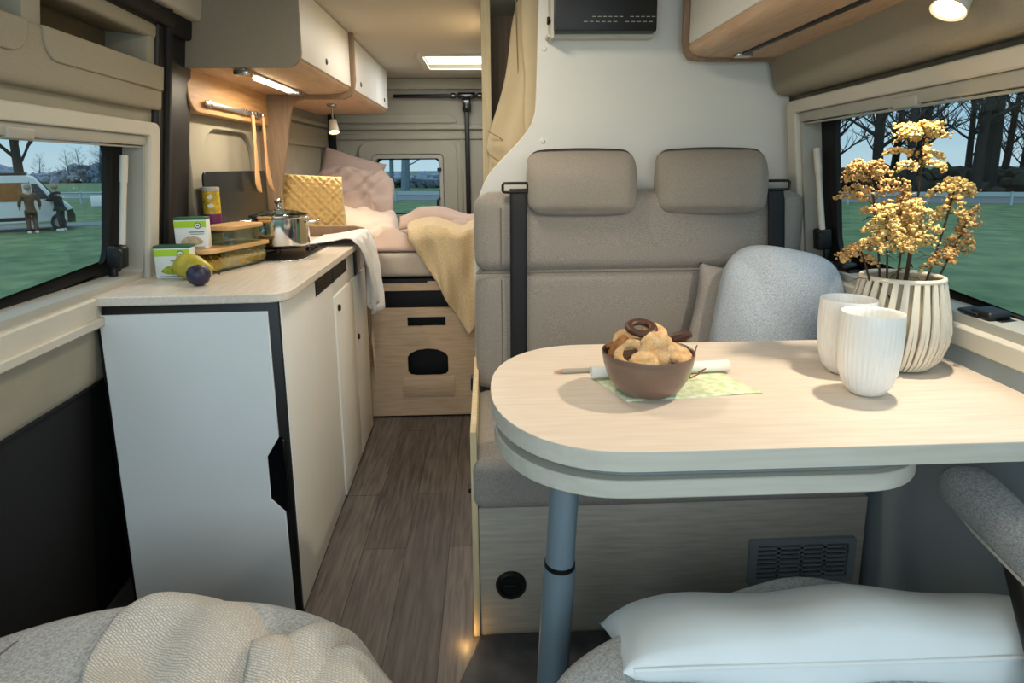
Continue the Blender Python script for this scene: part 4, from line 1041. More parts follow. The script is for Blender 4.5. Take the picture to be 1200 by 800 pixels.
def goldenrod(tip, base, spread, nb, label, m, droop=.5, lean=None, top=.45):
    """tip/base in world metres; plume of arching branchlets covered with small blooms"""
    base = Vector(base); tip = Vector(tip)
    t = thing('dried_goldenrod', label, 'dried flower', base, group='dried goldenrod in the vase')
    pts = []
    H = (tip-base)
    for k in range(9):
        f = k/8; p = base+H*f+Vector((math.sin(f*3)*.008, math.cos(f*2.4)*.008, 0)); pts.append(p)
    if lean: 
        for k in range(3): pts.append(pts[-1]+Vector(lean)*(.4)+Vector((0, 0, (.010, -.002, -.012)[k])))
    b = MB(); b.tube(pts, [.0029-.0016*k/len(pts) for k in range(len(pts))], 6)
    fl = MB()
    def bloom(p, s):
        fl.blob(p, s, 1 if s > .004 else 0, sq=(1, 1, .9), jit=.28)
    def at_(f):
        k = f*(len(pts)-1); a = int(min(k, len(pts)-2)); return pts[a].lerp(pts[a+1], k-a)
    for i in range(nb):
        f = 1-top*1.12*(i/nb)
        p = at_(f); ang = i*2.4+random.uniform(-.4, .4)
        ln = spread*(.22+.78*(i/nb)**.8)*random.uniform(.6, 1.2)
        d = Vector((math.cos(ang), math.sin(ang), random.uniform(.2, .75)))
        q = []; n = max(4, int(ln/.0062))
        for k in range(n+1):
            s = k/n; q.append(p+d*ln*s+Vector((0, 0, .25*ln*s-droop*1.2*ln*s*s)))
        b.tube(q[::2] if len(q) > 5 else q, .0009, 4)
        for k, x in enumerate(q):
            if k/n < .15: continue
            r_ = .0058*(1-.35*abs(k/n-.6))
            bloom(x+Vector((random.uniform(-1, 1), random.uniform(-1, 1), random.uniform(-.6, 1.6)))*.0045, r_*random.uniform(.75, 1.25))
            bloom(x+Vector((random.uniform(-1, 1), random.uniform(-1, 1), random.uniform(.2, 1.6)))*.0065, r_*.7*random.uniform(.7, 1.2))
            for _ in range(4): bloom(x+Vector((random.uniform(-1, 1), random.uniform(-1, 1), random.uniform(-.6, .9)))*.009, r_*.5*random.uniform(.6, 1.2))
    if lean:
        for p in pts[-3:]:
            for k in range(6): bloom(p+Vector((random.uniform(-1, 1), random.uniform(-1, 1), random.uniform(-.4, 1)))*.007, .0055*random.uniform(.7, 1.2))
    # a few thin dry leaves low on the stem
    for k in range(4):
        p = at_(random.uniform(.25, .55)); a = random.uniform(0, 6.28); d = Vector((math.cos(a), math.sin(a), -.3))
        b.tube([p, p+d*.02+Vector((0, 0, .006)), p+d*.04], [.001, .003, .0005], 4, flat=(1, .3))
    obj('stem', b, M['stem'], t, ang=60); obj('flower_plume', fl, m, t, ang=80)
V0 = vc+Vector((0, 0, .06))
G = [  # tip offset from the vase centre at the chosen depth, spread, branches, label, material, droop, lean
 ((.03, .03, .60), (.01, .01), .085, 26, 'tallest goldenrod stem, bright yellow, with a nodding tip', 'gold', .55, (-.03, 0, 0), .38),
 ((-.10, .0, .50), (-.03, 0), .075, 26, 'goldenrod stem second from the left with brownish nodding tip', 'gold2', .5, (-.03, 0, 0), .42),
 ((-.095, -.06, .42), (-.04, -.02), .065, 22, 'goldenrod stem leaning to the front left, full yellow plume', 'gold', .6, None, .30),
 ((-.02, -.045, .43), (-.01, -.02), .065, 22, 'goldenrod stem in the middle front, short broad plume', 'gold', .55, None, .28),
 ((.105, .02, .47), (.04, .01), .058, 20, 'goldenrod stem to the right of the tallest, drooping plume', 'gold', .95, (.02, 0, -.01), .40),
 ((.135, .0, .41), (.03, 0), .05, 18, 'sparse brown goldenrod stem leaning far right over the rim', 'gold2', .7, None, .42),
 ((-.115, -.02, .31), (-.04, 0), .04, 12, 'low goldenrod sprig drooping over the left rim', 'gold2', .7, (-.03, 0, -.01), .35),
 ((.0, .03, .46), (.0, .02), .06, 18, 'brown goldenrod stem half hidden behind the middle plumes', 'gold2', .5, None, .32),
]
for (tp, bs_, spd, nb, lb_, mt, dr_, ln, tpf) in G:
    goldenrod(vc+Vector((tp[0]*.95, tp[1]*.86, tp[2]*.81)), V0+Vector((bs_[0], bs_[1], 0))*.86, spd*.9, nb, lb_, M[mt], dr_, ln, tpf)
# ================================================================== RIGHT OVERHEAD CABINET, TV, JACKET, LAMP
ro = thing('overhead_cabinet', 'overhead cabinet above the dining table with brown end trim and wooden underside', 'cabinet', (.95, 2.05, 1.62))
b = MB(); b.box(.682, .96, -.35, 2.05, 1.645, 1.862); obj('carcass', b, M['white'], ro)
b = MB(); b.prism([(.658, 1.639), (.666, 1.624), (.686, 1.613), (.722, 1.609), (.97, 1.609), (.97, 1.645), (.662, 1.655)], -.35, 2.05, axis='y'); obj('underside', b, M['beechx'], ro, ang=60)
for (a, c) in ((.85, 2.045), (-.34, .845)):
    b = MB(); b.box(.655, .672, a, c, 1.651, 1.862, r=.003); obj('cabinet_door', b, M['white'], ro)
b = MB(); b.prism([(.639, 1.864), (.639, 1.66), (.645, 1.626), (.660, 1.607), (.69, 1.600), (1.02, 1.600), (1.02, 1.626), (1.02, 1.864)], 2.052, 2.074, axis='y'); obj('end_trim', b, M['divider'], ro, bevel=.002)
b = MB(); b.box(.792, .805, -.3, 1.95, 1.602, 1.611, r=.001); obj('light_rail', b, M['black'], ro)
b = MB(); b.box(.778, .826, 1.95, 1.99, 1.597, 1.612, r=.003); obj('rail_clip', b, M['steel'], ro)
spot('spot_lamp', 'lit white spot lamp above the window pointing at the dining table', (.872, 1.19, 1.612), (.842, 1.152, 1.541), (-.50, -.12, -.85), .031, .07)
tv = thing('television', 'black flat television mounted high on the white partition', 'television', (.37, 2.075, 1.68))
b = MB(); b.box(.221, .546, 2.028, 2.075, 1.686, 1.97, r=.006); obj('housing', b, M['black'], tv)
b = MB()
for k in range(12):
    if k == 6: continue
    b.box(.34+k*.0171, .351+k*.0171, 2.026, 2.03, 1.728, 1.730)
    b.box(.313+k*.0187, .325+k*.0187, 2.026, 2.03, 1.713, 1.715)
obj('vent_slots', b, M['greyrail'], tv)
b = MB(); b.box(.203, .55, 2.075, 2.135, 1.678, 1.688, r=.002); b.box(.30, .44, 2.075, 2.135, 1.70, 1.82); b.box(.212, .222, 2.045, 2.135, 1.67, 1.95); obj('wall_bracket', b, M['cream'], tv)
b = MB(); b.cyl((.221, 2.05, 1.721), (.207, 2.05, 1.721), .004); b.lathe([(0, .008), (.011, .008), (.013, .004), (.011, 0), (0, 0)], 16, mtx=Matrix.Translation((.208, 2.05, 1.721)) @ Matrix.Rotation(R_(-90), 4, 'Y')); obj('clamp_knob', b, M['black'], tv)
jk = thing('hanging_jacket', 'beige jacket hanging in the niche behind the white partition', 'jacket', (.2, 2.32, 1.86))
b = MB()
def jac(i, j):
    z = 1.21+.64*i
    xl = .006+.125*max(0, (z-1.30)/.54)**1.15+.010*math.sin(z*13)
    if z < 1.33: xl = .012
    x = xl+(.40-xl)*j
    y = 2.30+.035*math.cos(j*11+i*.8)*(.4+.6*(1-i))-.02*math.sin(j*3)+.02*math.sin(j*23+i*2)*(1-i)*.4
    p = Vector((x, y, z)); p.y += noise.noise(p*9)*.014
    return p
b.grid(40, 50, jac); obj('jacket_cloth', b, M['jacket'], jk, solid=.01, ang=180)
b = MB()
def onj(z, x): 
    return Vector((x, 2.286+.0*z, z))
b.tube([(.112, 2.285, 1.86), (.120, 2.283, 1.6), (.116, 2.278, 1.35), (.112, 2.272, 1.22)], .0022, 6)
b.tube([(.012, 2.292, 1.395), (.05, 2.27, 1.375), (.09, 2.264, 1.335), (.13, 2.268, 1.30)], .002, 6)
b.tube([(.012, 2.292, 1.315), (.04, 2.275, 1.295), (.075, 2.262, 1.275)], .0022, 6)
obj('seam', b, M['stitch'], jk)
b = MB(); b.soft(.135, .40, 2.235, 2.27, 1.22, 1.86, .016, n=12, nz=.012, ns=6); obj('sleeve', b, M['jacket'], jk, ang=180)

# ================================================================== FRONT SEATS (swivelled to face the table)
ds = thing('swivel_seat', 'grey woven front seat at the lower left under the knitted blanket', 'seat', (-.56, .72, 0))
def seatpad(x0, x1, yb, yf, zt, crown, round_):
    """seat cushion: plan rounded at the front (towards the back of the van)"""
    b = MB(); n = 36
    def g(i, j):
        u = i*2-1; x = (x0+x1)/2+(x1-x0)/2*u
        yfr = yf-round_*abs(u)**2.6
        # j runs over the front from under to the top and back
        t = j
        if t < .25: a = t/.25; y = yfr-.05+.05*math.sin(a*math.pi/2); z = zt-.17+.11*a
        elif t < .5: a = (t-.25)/.25; y = yfr-.06*(1-math.cos(a*math.pi/2)); z = zt-.06+.06*math.sin(a*math.pi/2)
        else: a = (t-.5)/.5; y = yfr-.06+(yb-yfr+.06)*a; z = zt
        side = max(0, (abs(u)-.82)/.18)
        z -= .05*side**2*(1 if t > .25 else .4)
        z += crown*(1-u*u)*(1 if t >= .5 else t*2)*.6
        return Vector((x, y, z))
    b.grid(n, 32, g); return b
b = seatpad(-.93, -.19, .25, 1.055, .488, .02, .13); pad = obj('seat_cushion', b, M['seat2'], ds, ang=180)
b = MB(); b.tube([(-.775, .985, .482), (-.80, .93, .494), (-.84, .75, .492), (-.86, .5, .485)], .003, 6); obj('seat_seam', b, mat('dark seam', '#6c6c6a', .9), pad)
b = MB(); b.box(-.85, -.27, .32, .86, .10, .34, r=.03); b.lathe([(.2, .10), (.22, .0), (0, 0)], 28, c=(-.56, .6, 0)); obj('seat_console', b, M['black'], ds)
b = MB()
def knit(i, j):
    x = -.635+.46*i; y = .98-.62*j
    z = .506+.012*math.sin(i*3.0)
    z += .010*math.sin(i*17+j*4)+.008*math.sin(j*13+i*5)
    front = max(0, 1-j*6)
    u = (x+.56)/.37
    yf = 1.035-.14*abs(u)**2.6 if abs(u) < 1.2 else .7
    y = (yf+.012)-(.62)*j+.03*math.sin(i*9)*(1-j)
    z -= .075*front**2
    if i > .82: z -= .25*((i-.82)/.18)**1.6*.30
    p = Vector((x+.05*(j)-.02*math.sin(j*8), y, z)); p += noise.noise_vector(p*9)*.012
    return p
b.grid(70, 60, knit)
def rib(p): return 0
kb = obj('knitted_blanket', b, M['knit'], None, solid=.016, ang=180); tag(kb, 'oatmeal knitted blanket draped over the lower left seat', 'blanket')
b = MB()
def knit2(i, j):
    x = -.38+.215*i; y = .875-.36*j-.05*i*i
    a = j*math.pi*.9
    p = Vector((x+.02*math.sin(j*5), y, .52+.028*math.sin(a)+.01*math.sin(i*11)-.10*max(0, i-.75)**1.0))
    p += noise.noise_vector(p*11)*.012
    return p
b.grid(40, 40, knit2)
k2 = obj('knitted_blanket', b, M['knit'], kb, world=True, solid=.016, ang=180); k2.name = 'folded_corner'
# passenger seat
ps = thing('swivel_seat', 'grey woven front seat at the lower right carrying the white cushion', 'seat', (.45, .72, 0))
def rpt(x, y): # seat is turned a little
    return x, y
b = MB()
outl = [(.07, .74), (.085, .81), (.15, .872), (.25, .925), (.36, .968), (.47, 1.01), (.58, 1.038), (.67, 1.015), (.745, .965), (.80, .86), (.82, .6), (.80, .30), (.10, .30), (.075, .55)]
pl = smooth_poly(outl, 6); cx = sum(p[0] for p in pl)/len(pl); cy = sum(p[1] for p in pl)/len(pl)
rings = []
for (sc2, z) in ((.93, .35), (.985, .40), (1.0, .44), (.992, .472), (.965, .494), (.90, .506), (.75, .512), (.5, .516), (.25, .518)):
    rings.append([b.bm.verts.new((cx+(x-cx)*sc2, cy+(y-cy)*sc2, z)) for x, y in pl])
for A, B in zip(rings, rings[1:]):
    for k in range(len(A)): b.bm.faces.new((A[k], A[(k+1) % len(A)], B[(k+1) % len(A)], B[k]))
b.bm.faces.new(rings[-1]); b.bm.faces.new(rings[0])
pp = obj('seat_cushion', b, M['seat2'], ps, ang=70)
b = MB(); b.tube([(.54, 1.02, .488), (.535, .99, .505), (.52, .9, .512), (.50, .75, .516)], .003, 6); obj('seat_seam', b, mat('dark seam', '#6c6c6a'), pp)
b = MB(); b.box(.2, .72, .35, .80, .10, .355, r=.03); b.lathe([(.2, .10), (.22, .012), (0, .012)], 28, c=(.46, .6, 0)); obj('seat_console', b, M['black'], ps)
# armrest of the passenger seat
am = Matrix.Translation((.868, .93, .675)) @ Matrix.Rotation(R_(-12), 4, 'Z')
b = MB()
prof_ = [(-.30, .030, -.02), (-.1, .040, -.006), (.02, .044, 0), (.07, .046, .0), (.10, .044, 0), (.115, .036, -.001), (.123, .022, -.004), (.125, .004, -.006)]
def armf(i, j):
    n = len(prof_)-1; k = i*n; a = int(min(k, n-1)); f = k-a
    y = prof_[a][0]*(1-f)+prof_[a+1][0]*f; r = prof_[a][1]*(1-f)+prof_[a+1][1]*f; z = prof_[a][2]*(1-f)+prof_[a+1][2]*f
    t = 2*math.pi*j; e = .75
    return am @ Vector((r*1.0*math.copysign(abs(math.cos(t))**e, math.cos(t)), y, z+r*.88*math.copysign(abs(math.sin(t))**e, math.sin(t))))
b.grid(42, 32, armf); ar = obj('armrest', b, M['arm'], ps, ang=180, merge=.0004)
b = MB(); b.tube([am @ Vector((-.03, -.3, -.035)), am @ Vector((-.03, 0, -.037)), am @ Vector((-.028, .09, -.03))], .004, 6); obj('armrest_piping', b, M['cream'], ar)
b = MB(); b.tube([am @ Vector((.0, -.05, -.02)), am @ Vector((-.05, -.25, -.12)), (.79, .55, .42)], .022, 12); obj('armrest_bracket', b, M['black'], ps)
# white cushion
b = pillow(.80, .25, .125, n=36, pinch=.03, nz=.012, seed=4, ns=5, pw=.42)
for v in b.bm.verts: v.co.z += .006*math.sin(v.co.x*21+1)*max(0, 1-abs(v.co.y)/.2)
wc = place_pillow('cushion', b, M['pillw'], (.592, .872, .498), (1, -.03, -.01), (0, .42, .91), 'long white cotton cushion lying on the lower right seat', 'cushion')
b = MB(); 
b.tube([(-.385, -.1235, 0), (-.3, -.123, .001), (0, -.1225, .0), (.3, -.123, .001), (.385, -.1235, 0)], .004, 8)
pz = obj('piping', b, M['pillw'], wc, world=False)

# ================================================================== OUTSIDE
GZ = -1.0
b = MB(); b.box(-300, 300, -60, 400, GZ-.3, GZ); struct('ground', b, M['grass'])
def slab(name, label, cat, pts, z0, z1, m):
    b = MB(); b.prism(pts, z0, z1); o = obj(name, b, m); o['kind'] = 'structure'; return o
d_ = Vector((32.2, -9.7, 0)).normalized(); nrm = Vector((-d_.y, d_.x, 0))
def rp(s, o): 
    p = Vector((-5.2, 42.4, 0))+d_*s+nrm*o; return p
slab('road', 'road', 'road', [tuple(rp(-60, 1.5)[:2]), tuple(rp(75, 1.5)[:2]), tuple(rp(75, 8)[:2]), tuple(rp(-60, 8)[:2])], GZ-.02, GZ+.02, M['asphalt'])
slab('path', 'path', 'road', [(-60, 22), (-22, 25.2), (-10, 33), (-9, 31.5), (-21, 23.2), (-60, 20)], GZ-.02, GZ+.015, M['asphalt'])
gr = thing('guard_rail', 'grey crash barrier along the road beyond the grass', 'guard rail', rp(0, 0)+Vector((0, 0, GZ)), (0, 0, math.atan2(d_.y, d_.x)))
b = MB(); b.prism([(-.03, .45), (.03, .50), (-.02, .56), (.03, .63), (-.03, .70), (-.06, .70), (-.06, .45)], -26, 72, axis='x'); obj('beam', b, M['galv'], gr, world=False)
for k in range(0, 24):
    b = MB(); b.box(-25+k*4-.05, -25+k*4+.05, -.14, -.05, 0, .72); obj('post', b, M['galv'], gr, world=False)
def treemesh(seed, h, r, b0, nb, lvl, up_=.6, seg=6, lenf=.32):
    random.seed(seed); b = MB()
    def branch(p, d, ln, rr, lv):
        n = 5 if lv == 0 else 4
        q = [p]; 
        for k in range(n):
            d = (d+Vector((random.uniform(-1, 1), random.uniform(-1, 1), random.uniform(-.3, .8)))*.16*(1 if lv else .35)).normalized()
            q.append(q[-1]+d*ln/n)
        b.tube(q, [rr*(1-.8*k/n) for k in range(n+1)], seg if lv == 0 else 4 if lv == 1 else 3, caps=False)
        if lv < lvl:
            m = nb if lv == 0 else 7 if lv == 1 else 5
            for k in range(m):
                f = (b0+(1-b0)*(k+.5)/m) if lv == 0 else .2+.8*(k+.5)/m
                kk = f*n; a = int(min(kk, n-1)); pp = q[a].lerp(q[a+1], kk-a)
                an = k*2.4+random.uniform(-.6, .6)
                dd = Vector((math.cos(an), math.sin(an), up_+random.uniform(-.2, .5))).normalized() if lv == 0 else (d*.7+Vector((random.uniform(-1, 1), random.uniform(-1, 1), random.uniform(-.2, .9)))).normalized()
                l2 = (ln*lenf*(1.15-f*.55) if lv == 0 else ln*.5)*random.uniform(.7, 1.2)
                branch(pp, dd, l2, rr*(1-.75*f)*.45 if lv == 0 else rr*.45, lv+1)
    branch(Vector((0, 0, -.2)), Vector((random.uniform(-.05, .05), random.uniform(-.05, .05), 1)).normalized(), h, r, 0)
    return b
protos = []
for k, (h, r, b0, nb, lf) in enumerate(((17, .42, .18, 16, .30), (19, .55, .22, 16, .26), (15, .28, .12, 18, .24), (18, .34, .15, 18, .28), (18, .36, .25, 14, .28), (16, .22, .15, 16, .26))):
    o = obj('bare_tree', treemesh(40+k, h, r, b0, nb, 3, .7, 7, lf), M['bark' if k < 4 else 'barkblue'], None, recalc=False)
    protos.append(o)
random.seed(9)
TL = 'dark bare tree in the wood beyond the road'
n_ = 0
def put_tree(p, s=1.0, lab=TL, grp='bare trees of the wood beyond the road', k=None):
    global n_
    k = random.randrange(4) if k is None else k
    if k not in used: o = protos[k]; used.add(k)
    else: o = protos[k].copy(); col.objects.link(o)
    o.location = (p.x, p.y, GZ); o.rotation_euler = (0, 0, random.uniform(0, 6.28)); o.scale = (s, s, s*random.uniform(.9, 1.1))
    tag(o, lab, 'tree', grp); n_ += 1
    return o
used = set()
for row, (o0, cnt) in enumerate(((10.0, 15), (14, 15), (20, 16), (26, 16))):
    for k in range(cnt):
        s = 14+(60*(k+random.uniform(.1, .9))/cnt)+row*4
        put_tree(rp(s, o0+random.uniform(-1.2, 1.6)), random.uniform(.8, 1.15))
for s, o0 in ((-4.6, 9.5), (-1.0, 10), (1.6, 9.3), (-7, 12), (3.6, 13), (-3, 17), (0.5, 19), (4, 21), (-9, 20), (-6, 24)):
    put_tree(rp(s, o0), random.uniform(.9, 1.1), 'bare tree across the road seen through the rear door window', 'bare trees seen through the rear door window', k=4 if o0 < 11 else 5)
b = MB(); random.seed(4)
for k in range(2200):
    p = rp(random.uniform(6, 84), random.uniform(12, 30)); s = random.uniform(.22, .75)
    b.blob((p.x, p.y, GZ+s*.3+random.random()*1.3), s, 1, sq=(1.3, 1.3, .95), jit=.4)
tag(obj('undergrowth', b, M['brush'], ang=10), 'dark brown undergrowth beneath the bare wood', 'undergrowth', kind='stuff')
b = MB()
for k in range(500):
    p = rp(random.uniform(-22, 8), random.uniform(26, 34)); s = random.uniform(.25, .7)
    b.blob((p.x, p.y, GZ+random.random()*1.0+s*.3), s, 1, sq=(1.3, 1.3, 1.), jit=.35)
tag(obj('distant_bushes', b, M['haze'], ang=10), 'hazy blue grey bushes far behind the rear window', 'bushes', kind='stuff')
# --- left view: camper van, people, trees
vd = Vector((.81, .585, 0)).normalized()
VF = Vector((-16.1, 24.8, GZ))          # front end of the van on the ground
va = math.atan2(vd.y, vd.x)
cv = thing('camper_van', 'white camper van parked across the grass with dark lower cladding', 'van', VF, (0, 0, va)); cv.scale = (.75, 1, 1)
P = dict(parent=cv, world=False)
b = MB(); W2 = .95
side = [(-6.0, .35), (-6.0, 2.0), (-5.9, 2.14), (-1.75, 2.14), (-1.45, 2.05), (-.75, 1.28), (-.25, 1.05), (-.05, .85), (0, .45), (-.02, .30), (-5.9, .30)]
b.prism(side, -W2*2, 0, axis='y'); obj('van_body', b, M['vanw'], cv, world=False, bevel=.07)
b = MB(); b.box(-5.9, -1.7, -.02, .012, .42, .56, r=.01); b.prism([(-.32, .30), (-.0, .30), (.03, .55), (-.06, .82), (-.3, .75)], -1.92, .02, axis='y'); b.box(-6.0, -1.75, -1.0, .01, 2.11, 2.2, r=.02); obj('cladding', b, M['vanb'], **P)
b = MB(); b.prism([(-1.62, 1.22), (-1.62, 1.80), (-1.40, 1.80), (-1.05, 1.36), (-.98, 1.22)], -.01, .012, axis='y'); b.prism([(-1.36, 2.0), (-1.3, 1.98), (-.72, 1.32), (-.8, 1.32)], -1.75, -.15, axis='y'); obj('cab_window', b, M['vanwin'], **P)
b = MB(); b.box(-3.15, -2.0, -.01, .014, 1.15, 1.82); obj('open_side_door', b, M['awning'], **P)
b = MB(); b.box(-5.8, -3.3, -.005, .012, 1.16, 1.19); b.box(-5.8, -1.7, -.005, .012, 1.82, 1.84); b.box(-1.70, -1.68, -.005, .012, .5, 1.9); b.box(-2.0, -1.85, -.005, .03, .95, 1.2, r=.01); obj('body_trim', b, M['vanb'], **P)
b = MB(); b.box(-1.0, -.78, .0, .22, 1.12, 1.38, r=.04); obj('wing_mirror', b, M['vanb'], **P)
for x in (-.72, -4.75):
    b = MB(); wm = Matrix.Translation((x, -.22, .32)) @ Matrix.Rotation(R_(-90), 4, 'X')
    b.lathe([(.15, .0), (.30, 0), (.33, .04), (.33, .2), (.30, .24), (.2, .245), (.15, .22), (.15, 0)], 28, mtx=wm); wh = obj('wheel', b, M['tyre'], **P)
    b = MB(); b.lathe([(0, .235), (.06, .24), (.08, .22), (.18, .235), (.2, .22), (.0, .2)], 20, mtx=wm); obj('hubcap', b, M['hub'], wh, world=False)
for ch in list(cv.children):
    for q in [ch]+list(ch.children):
        q.data.transform(Matrix.Scale(-1, 4, Vector((0, 1, 0)))); q.data.flip_normals()
def person(loc, rz, label, coatm, trm, arms, lean=0., hatless=True):
    t = thing('person', label, 'person', loc, (0, 0, rz))
    def skin(name, J, E, R, m, parent, sub=1):
        me = bpy.data.meshes.new(name); me.from_pydata([Vector(p) for p in J], E, [])
        o = bpy.data.objects.new(name, me); col.objects.link(o); o.parent = parent; me.materials.append(m)
        o.modifiers.new('skin', 'SKIN'); sl_ = me.skin_vertices[0].data
        for k, r in enumerate(R): sl_[k].radius = (r, r*.85)
        sl_[0].use_root = True
        s = o.modifiers.new('sub', 'SUBSURF'); s.levels = sub; s.render_levels = sub
        return o
    hx = lean
    J = [(0, 0, .95), (hx*.4, 0, 1.15), (hx*.8, 0, 1.38), (hx, 0, 1.47), (hx+.01, 0, 1.56), (hx+.02, 0, 1.66), (hx+.01, 0, 1.74),
         (0, .09, .90), (.02, .10, .50), (-.02, .11, .08), (.12, .12, .03), (0, -.09, .90), (.03, -.10, .50), (-.01, -.11, .08), (.13, -.12, .03)]
    E_ = [(0, 1), (1, 2), (2, 3), (3, 4), (4, 5), (5, 6), (0, 7), (7, 8), (8, 9), (9, 10), (0, 11), (11, 12), (12, 13), (13, 14)]
    Rr = [.15, .14, .16, .09, .055, .095, .06, .10, .07, .045, .035, .10, .07, .045, .035]
    AJ = []
    for sg in (1, -1):
        el, ha = arms[0 if sg == 1 else 1]
        i0 = len(J); J += [(hx*.9, sg*.19, 1.41), el, ha, (ha[0]+.05, ha[1], ha[2]-.06)]; E_ += [(2, i0), (i0, i0+1), (i0+1, i0+2), (i0+2, i0+3)]; Rr += [.075, .05, .038, .03]; AJ.append((el, ha))
    bo_ = skin('body', J, E_, Rr, M['skin'], t)
    j2 = [(0, 0, .95), (hx*.4, 0, 1.15), (hx*.8, 0, 1.38), (hx, 0, 1.49), (0, 0, .78)]; e2 = [(0, 1), (1, 2), (2, 3), (0, 4)]; r2 = [.19, .18, .19, .10, .20]
    for sg, (el, ha) in zip((1, -1), AJ):
        i0 = len(j2); j2 += [(hx*.9, sg*.20, 1.41), el, tuple(Vector(el).lerp(Vector(ha), .85))]; e2 += [(2, i0), (i0, i0+1), (i0+1, i0+2)]; r2 += [.095, .075, .06]
    skin('jacket', j2, e2, r2, coatm, t)
    for sg in (0, 4):
        a = 7+sg; skin('trouser_leg', [J[a], J[a+1], (J[a+2][0], J[a+2][1], .10)], [(0, 1), (1, 2)], [.12, .09, .075], trm, t)
        b = MB(); p = J[a+2]; b.soft(p[0]-.07, p[0]+.19, p[1]-.05, p[1]+.05, 0, .10, .04, n=5); obj('shoe', b, M['shoe'], t, world=False)
    b = MB(); b.lathe([(0, .13), (.05, .125), (.09, .09), (.108, .04), (.105, -.02), (.085, -.06), (0, -.06)], 18, c=(hx-.005, 0, 1.665)); obj('hair', b, M['hairg'], t, world=False)
    return t
van_m = Matrix.Translation(VF) @ Matrix.Rotation(va, 4, 'Z')
p1 = van_m @ Vector((-1.35, -.9, 0))
person((p1.x, p1.y, GZ), va+R_(100), 'person in a brown coat standing by the open van door, seen from behind', M['coat'], M['trouser'], (((-.02, .30, 1.15), (.06, .30, .92)), ((-.02, -.30, 1.15), (.06, -.30, .92))))
p2 = van_m @ Vector((-.45, -.5, 0))
person((p2.x, p2.y, GZ), va+R_(150), 'person in dark clothes and white shoes leaning at the front of the van', M['dark'], M['dark'], (((.16, .26, 1.18), (.34, .20, 1.22)), ((.14, -.26, 1.18), (.33, -.14, 1.2))), lean=.10)
o = obj('bare_tree', treemesh(77, 11, .34, .22, 16, 3, .75, 8, .55), M['bark'], None, recalc=False)
TP = Vector((-30.4, 42, GZ)); o.location = TP; o.rotation_euler = (0, 0, 1.2); tag(o, 'big spreading bare tree rising behind the white camper van', 'tree')
for k, (x, y, s, pr_) in enumerate(((-73, 116, .34, 3), (-70.5, 117, .44, 2), (-69, 115, .38, 3), (-66.5, 116, .54, 2), (-64.5, 117, .60, 3), (-62, 115, .56, 2), (-76.5, 118, .30, 3), (-59, 116, .5, 2), (-82, 118, .28, 3))):
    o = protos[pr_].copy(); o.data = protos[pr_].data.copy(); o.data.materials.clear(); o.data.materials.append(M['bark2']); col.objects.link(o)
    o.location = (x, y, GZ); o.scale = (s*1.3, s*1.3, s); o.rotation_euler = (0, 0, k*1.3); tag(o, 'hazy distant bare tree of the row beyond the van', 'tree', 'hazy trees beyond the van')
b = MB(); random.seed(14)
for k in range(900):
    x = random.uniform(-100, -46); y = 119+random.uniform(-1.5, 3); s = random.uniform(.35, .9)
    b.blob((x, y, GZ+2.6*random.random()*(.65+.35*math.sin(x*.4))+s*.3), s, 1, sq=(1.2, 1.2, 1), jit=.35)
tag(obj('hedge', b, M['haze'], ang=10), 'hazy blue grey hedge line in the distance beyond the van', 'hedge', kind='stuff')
fp = thing('field_fence', 'low pale rail fence across the meadow to the right of the van', 'fence', (-24, 44, GZ))
b = MB(); b.tube([(-44, 44, GZ+.75), (-18, 44, GZ+.75)], .06, 6); b.tube([(-44, 44, GZ+.4), (-18, 44, GZ+.4)], .05, 6); obj('rail', b, M['galv'], fp)
for k in range(9):
    b = MB(); b.box(-43+k*3-.06, -43+k*3+.06, 43.95, 44.05, GZ, GZ+.9); obj('post', b, M['galv'], fp)
wb = thing('white_board', 'white board standing on the meadow right of the van', 'board', (-24.4, 40, GZ))
b = MB(); b.box(-24.85, -23.95, 39.95, 40.05, GZ+.04, GZ+.72, r=.02); obj('panel', b, M['vanw'], wb)
for x in (-24.7, -24.1):
    b = MB(); b.box(x-.05, x+.05, 40.05, 40.12, GZ, GZ+.7); obj('post', b, M['galv'], wb)
lp = thing('street_lamp', 'thin tall lamp post standing far beyond the meadow', 'street lamp', (-26.9, 47, GZ))
b = MB(); b.tube([(-26.9, 47, GZ), (-26.9, 47, GZ+3.4)], [.07, .045], 8); obj('pole', b, M['bark2'], lp)
b = MB(); b.box(-27.05, -26.75, 46.8, 47.1, GZ+3.4, GZ+3.5, r=.03); obj('lamp_head', b, M['bark2'], lp)

# ================================================================== LIGHT
def light(kind, name, loc, energy, color, target=None, **k):
    ld = bpy.data.lights.new(name, kind); ld.energy = energy; ld.color = color
    for a, v in k.items(): setattr(ld, a, v)
    o = bpy.data.objects.new(name, ld); col.objects.link(o); o.location = loc
    if target is not None: o.rotation_euler = (Vector(target)-Vector(loc)).to_track_quat('-Z', 'Y').to_euler()
    return o
WARM = (1., .85, .66)
light('SPOT', 'table_spot_light', (.838, 1.151, 1.534), 24, (1., .86, .67), (.42, 1.15, .84), spot_size=R_(140), spot_blend=.7, shadow_soft_size=.018)
light('AREA', 'led_strip_light', (-.81, 2.5, 1.575), 4.0, WARM, (-.81, 2.5, 0), shape='RECTANGLE', size=.03, size_y=.38)
light('SPOT', 'bed_spot_light', (-.785, 3.345, 1.44), 9, (1., .80, .52), (-.80, 3.25, .9), spot_size=R_(110), spot_blend=.6, shadow_soft_size=.02)
light('AREA', 'cab_warm_fill', (.05, .75, 1.85), 2.6, (1., .87, .70), (.05, .9, 0), shape='DISK', size=.35)  # warm fill added above the view, no lamp fixture built
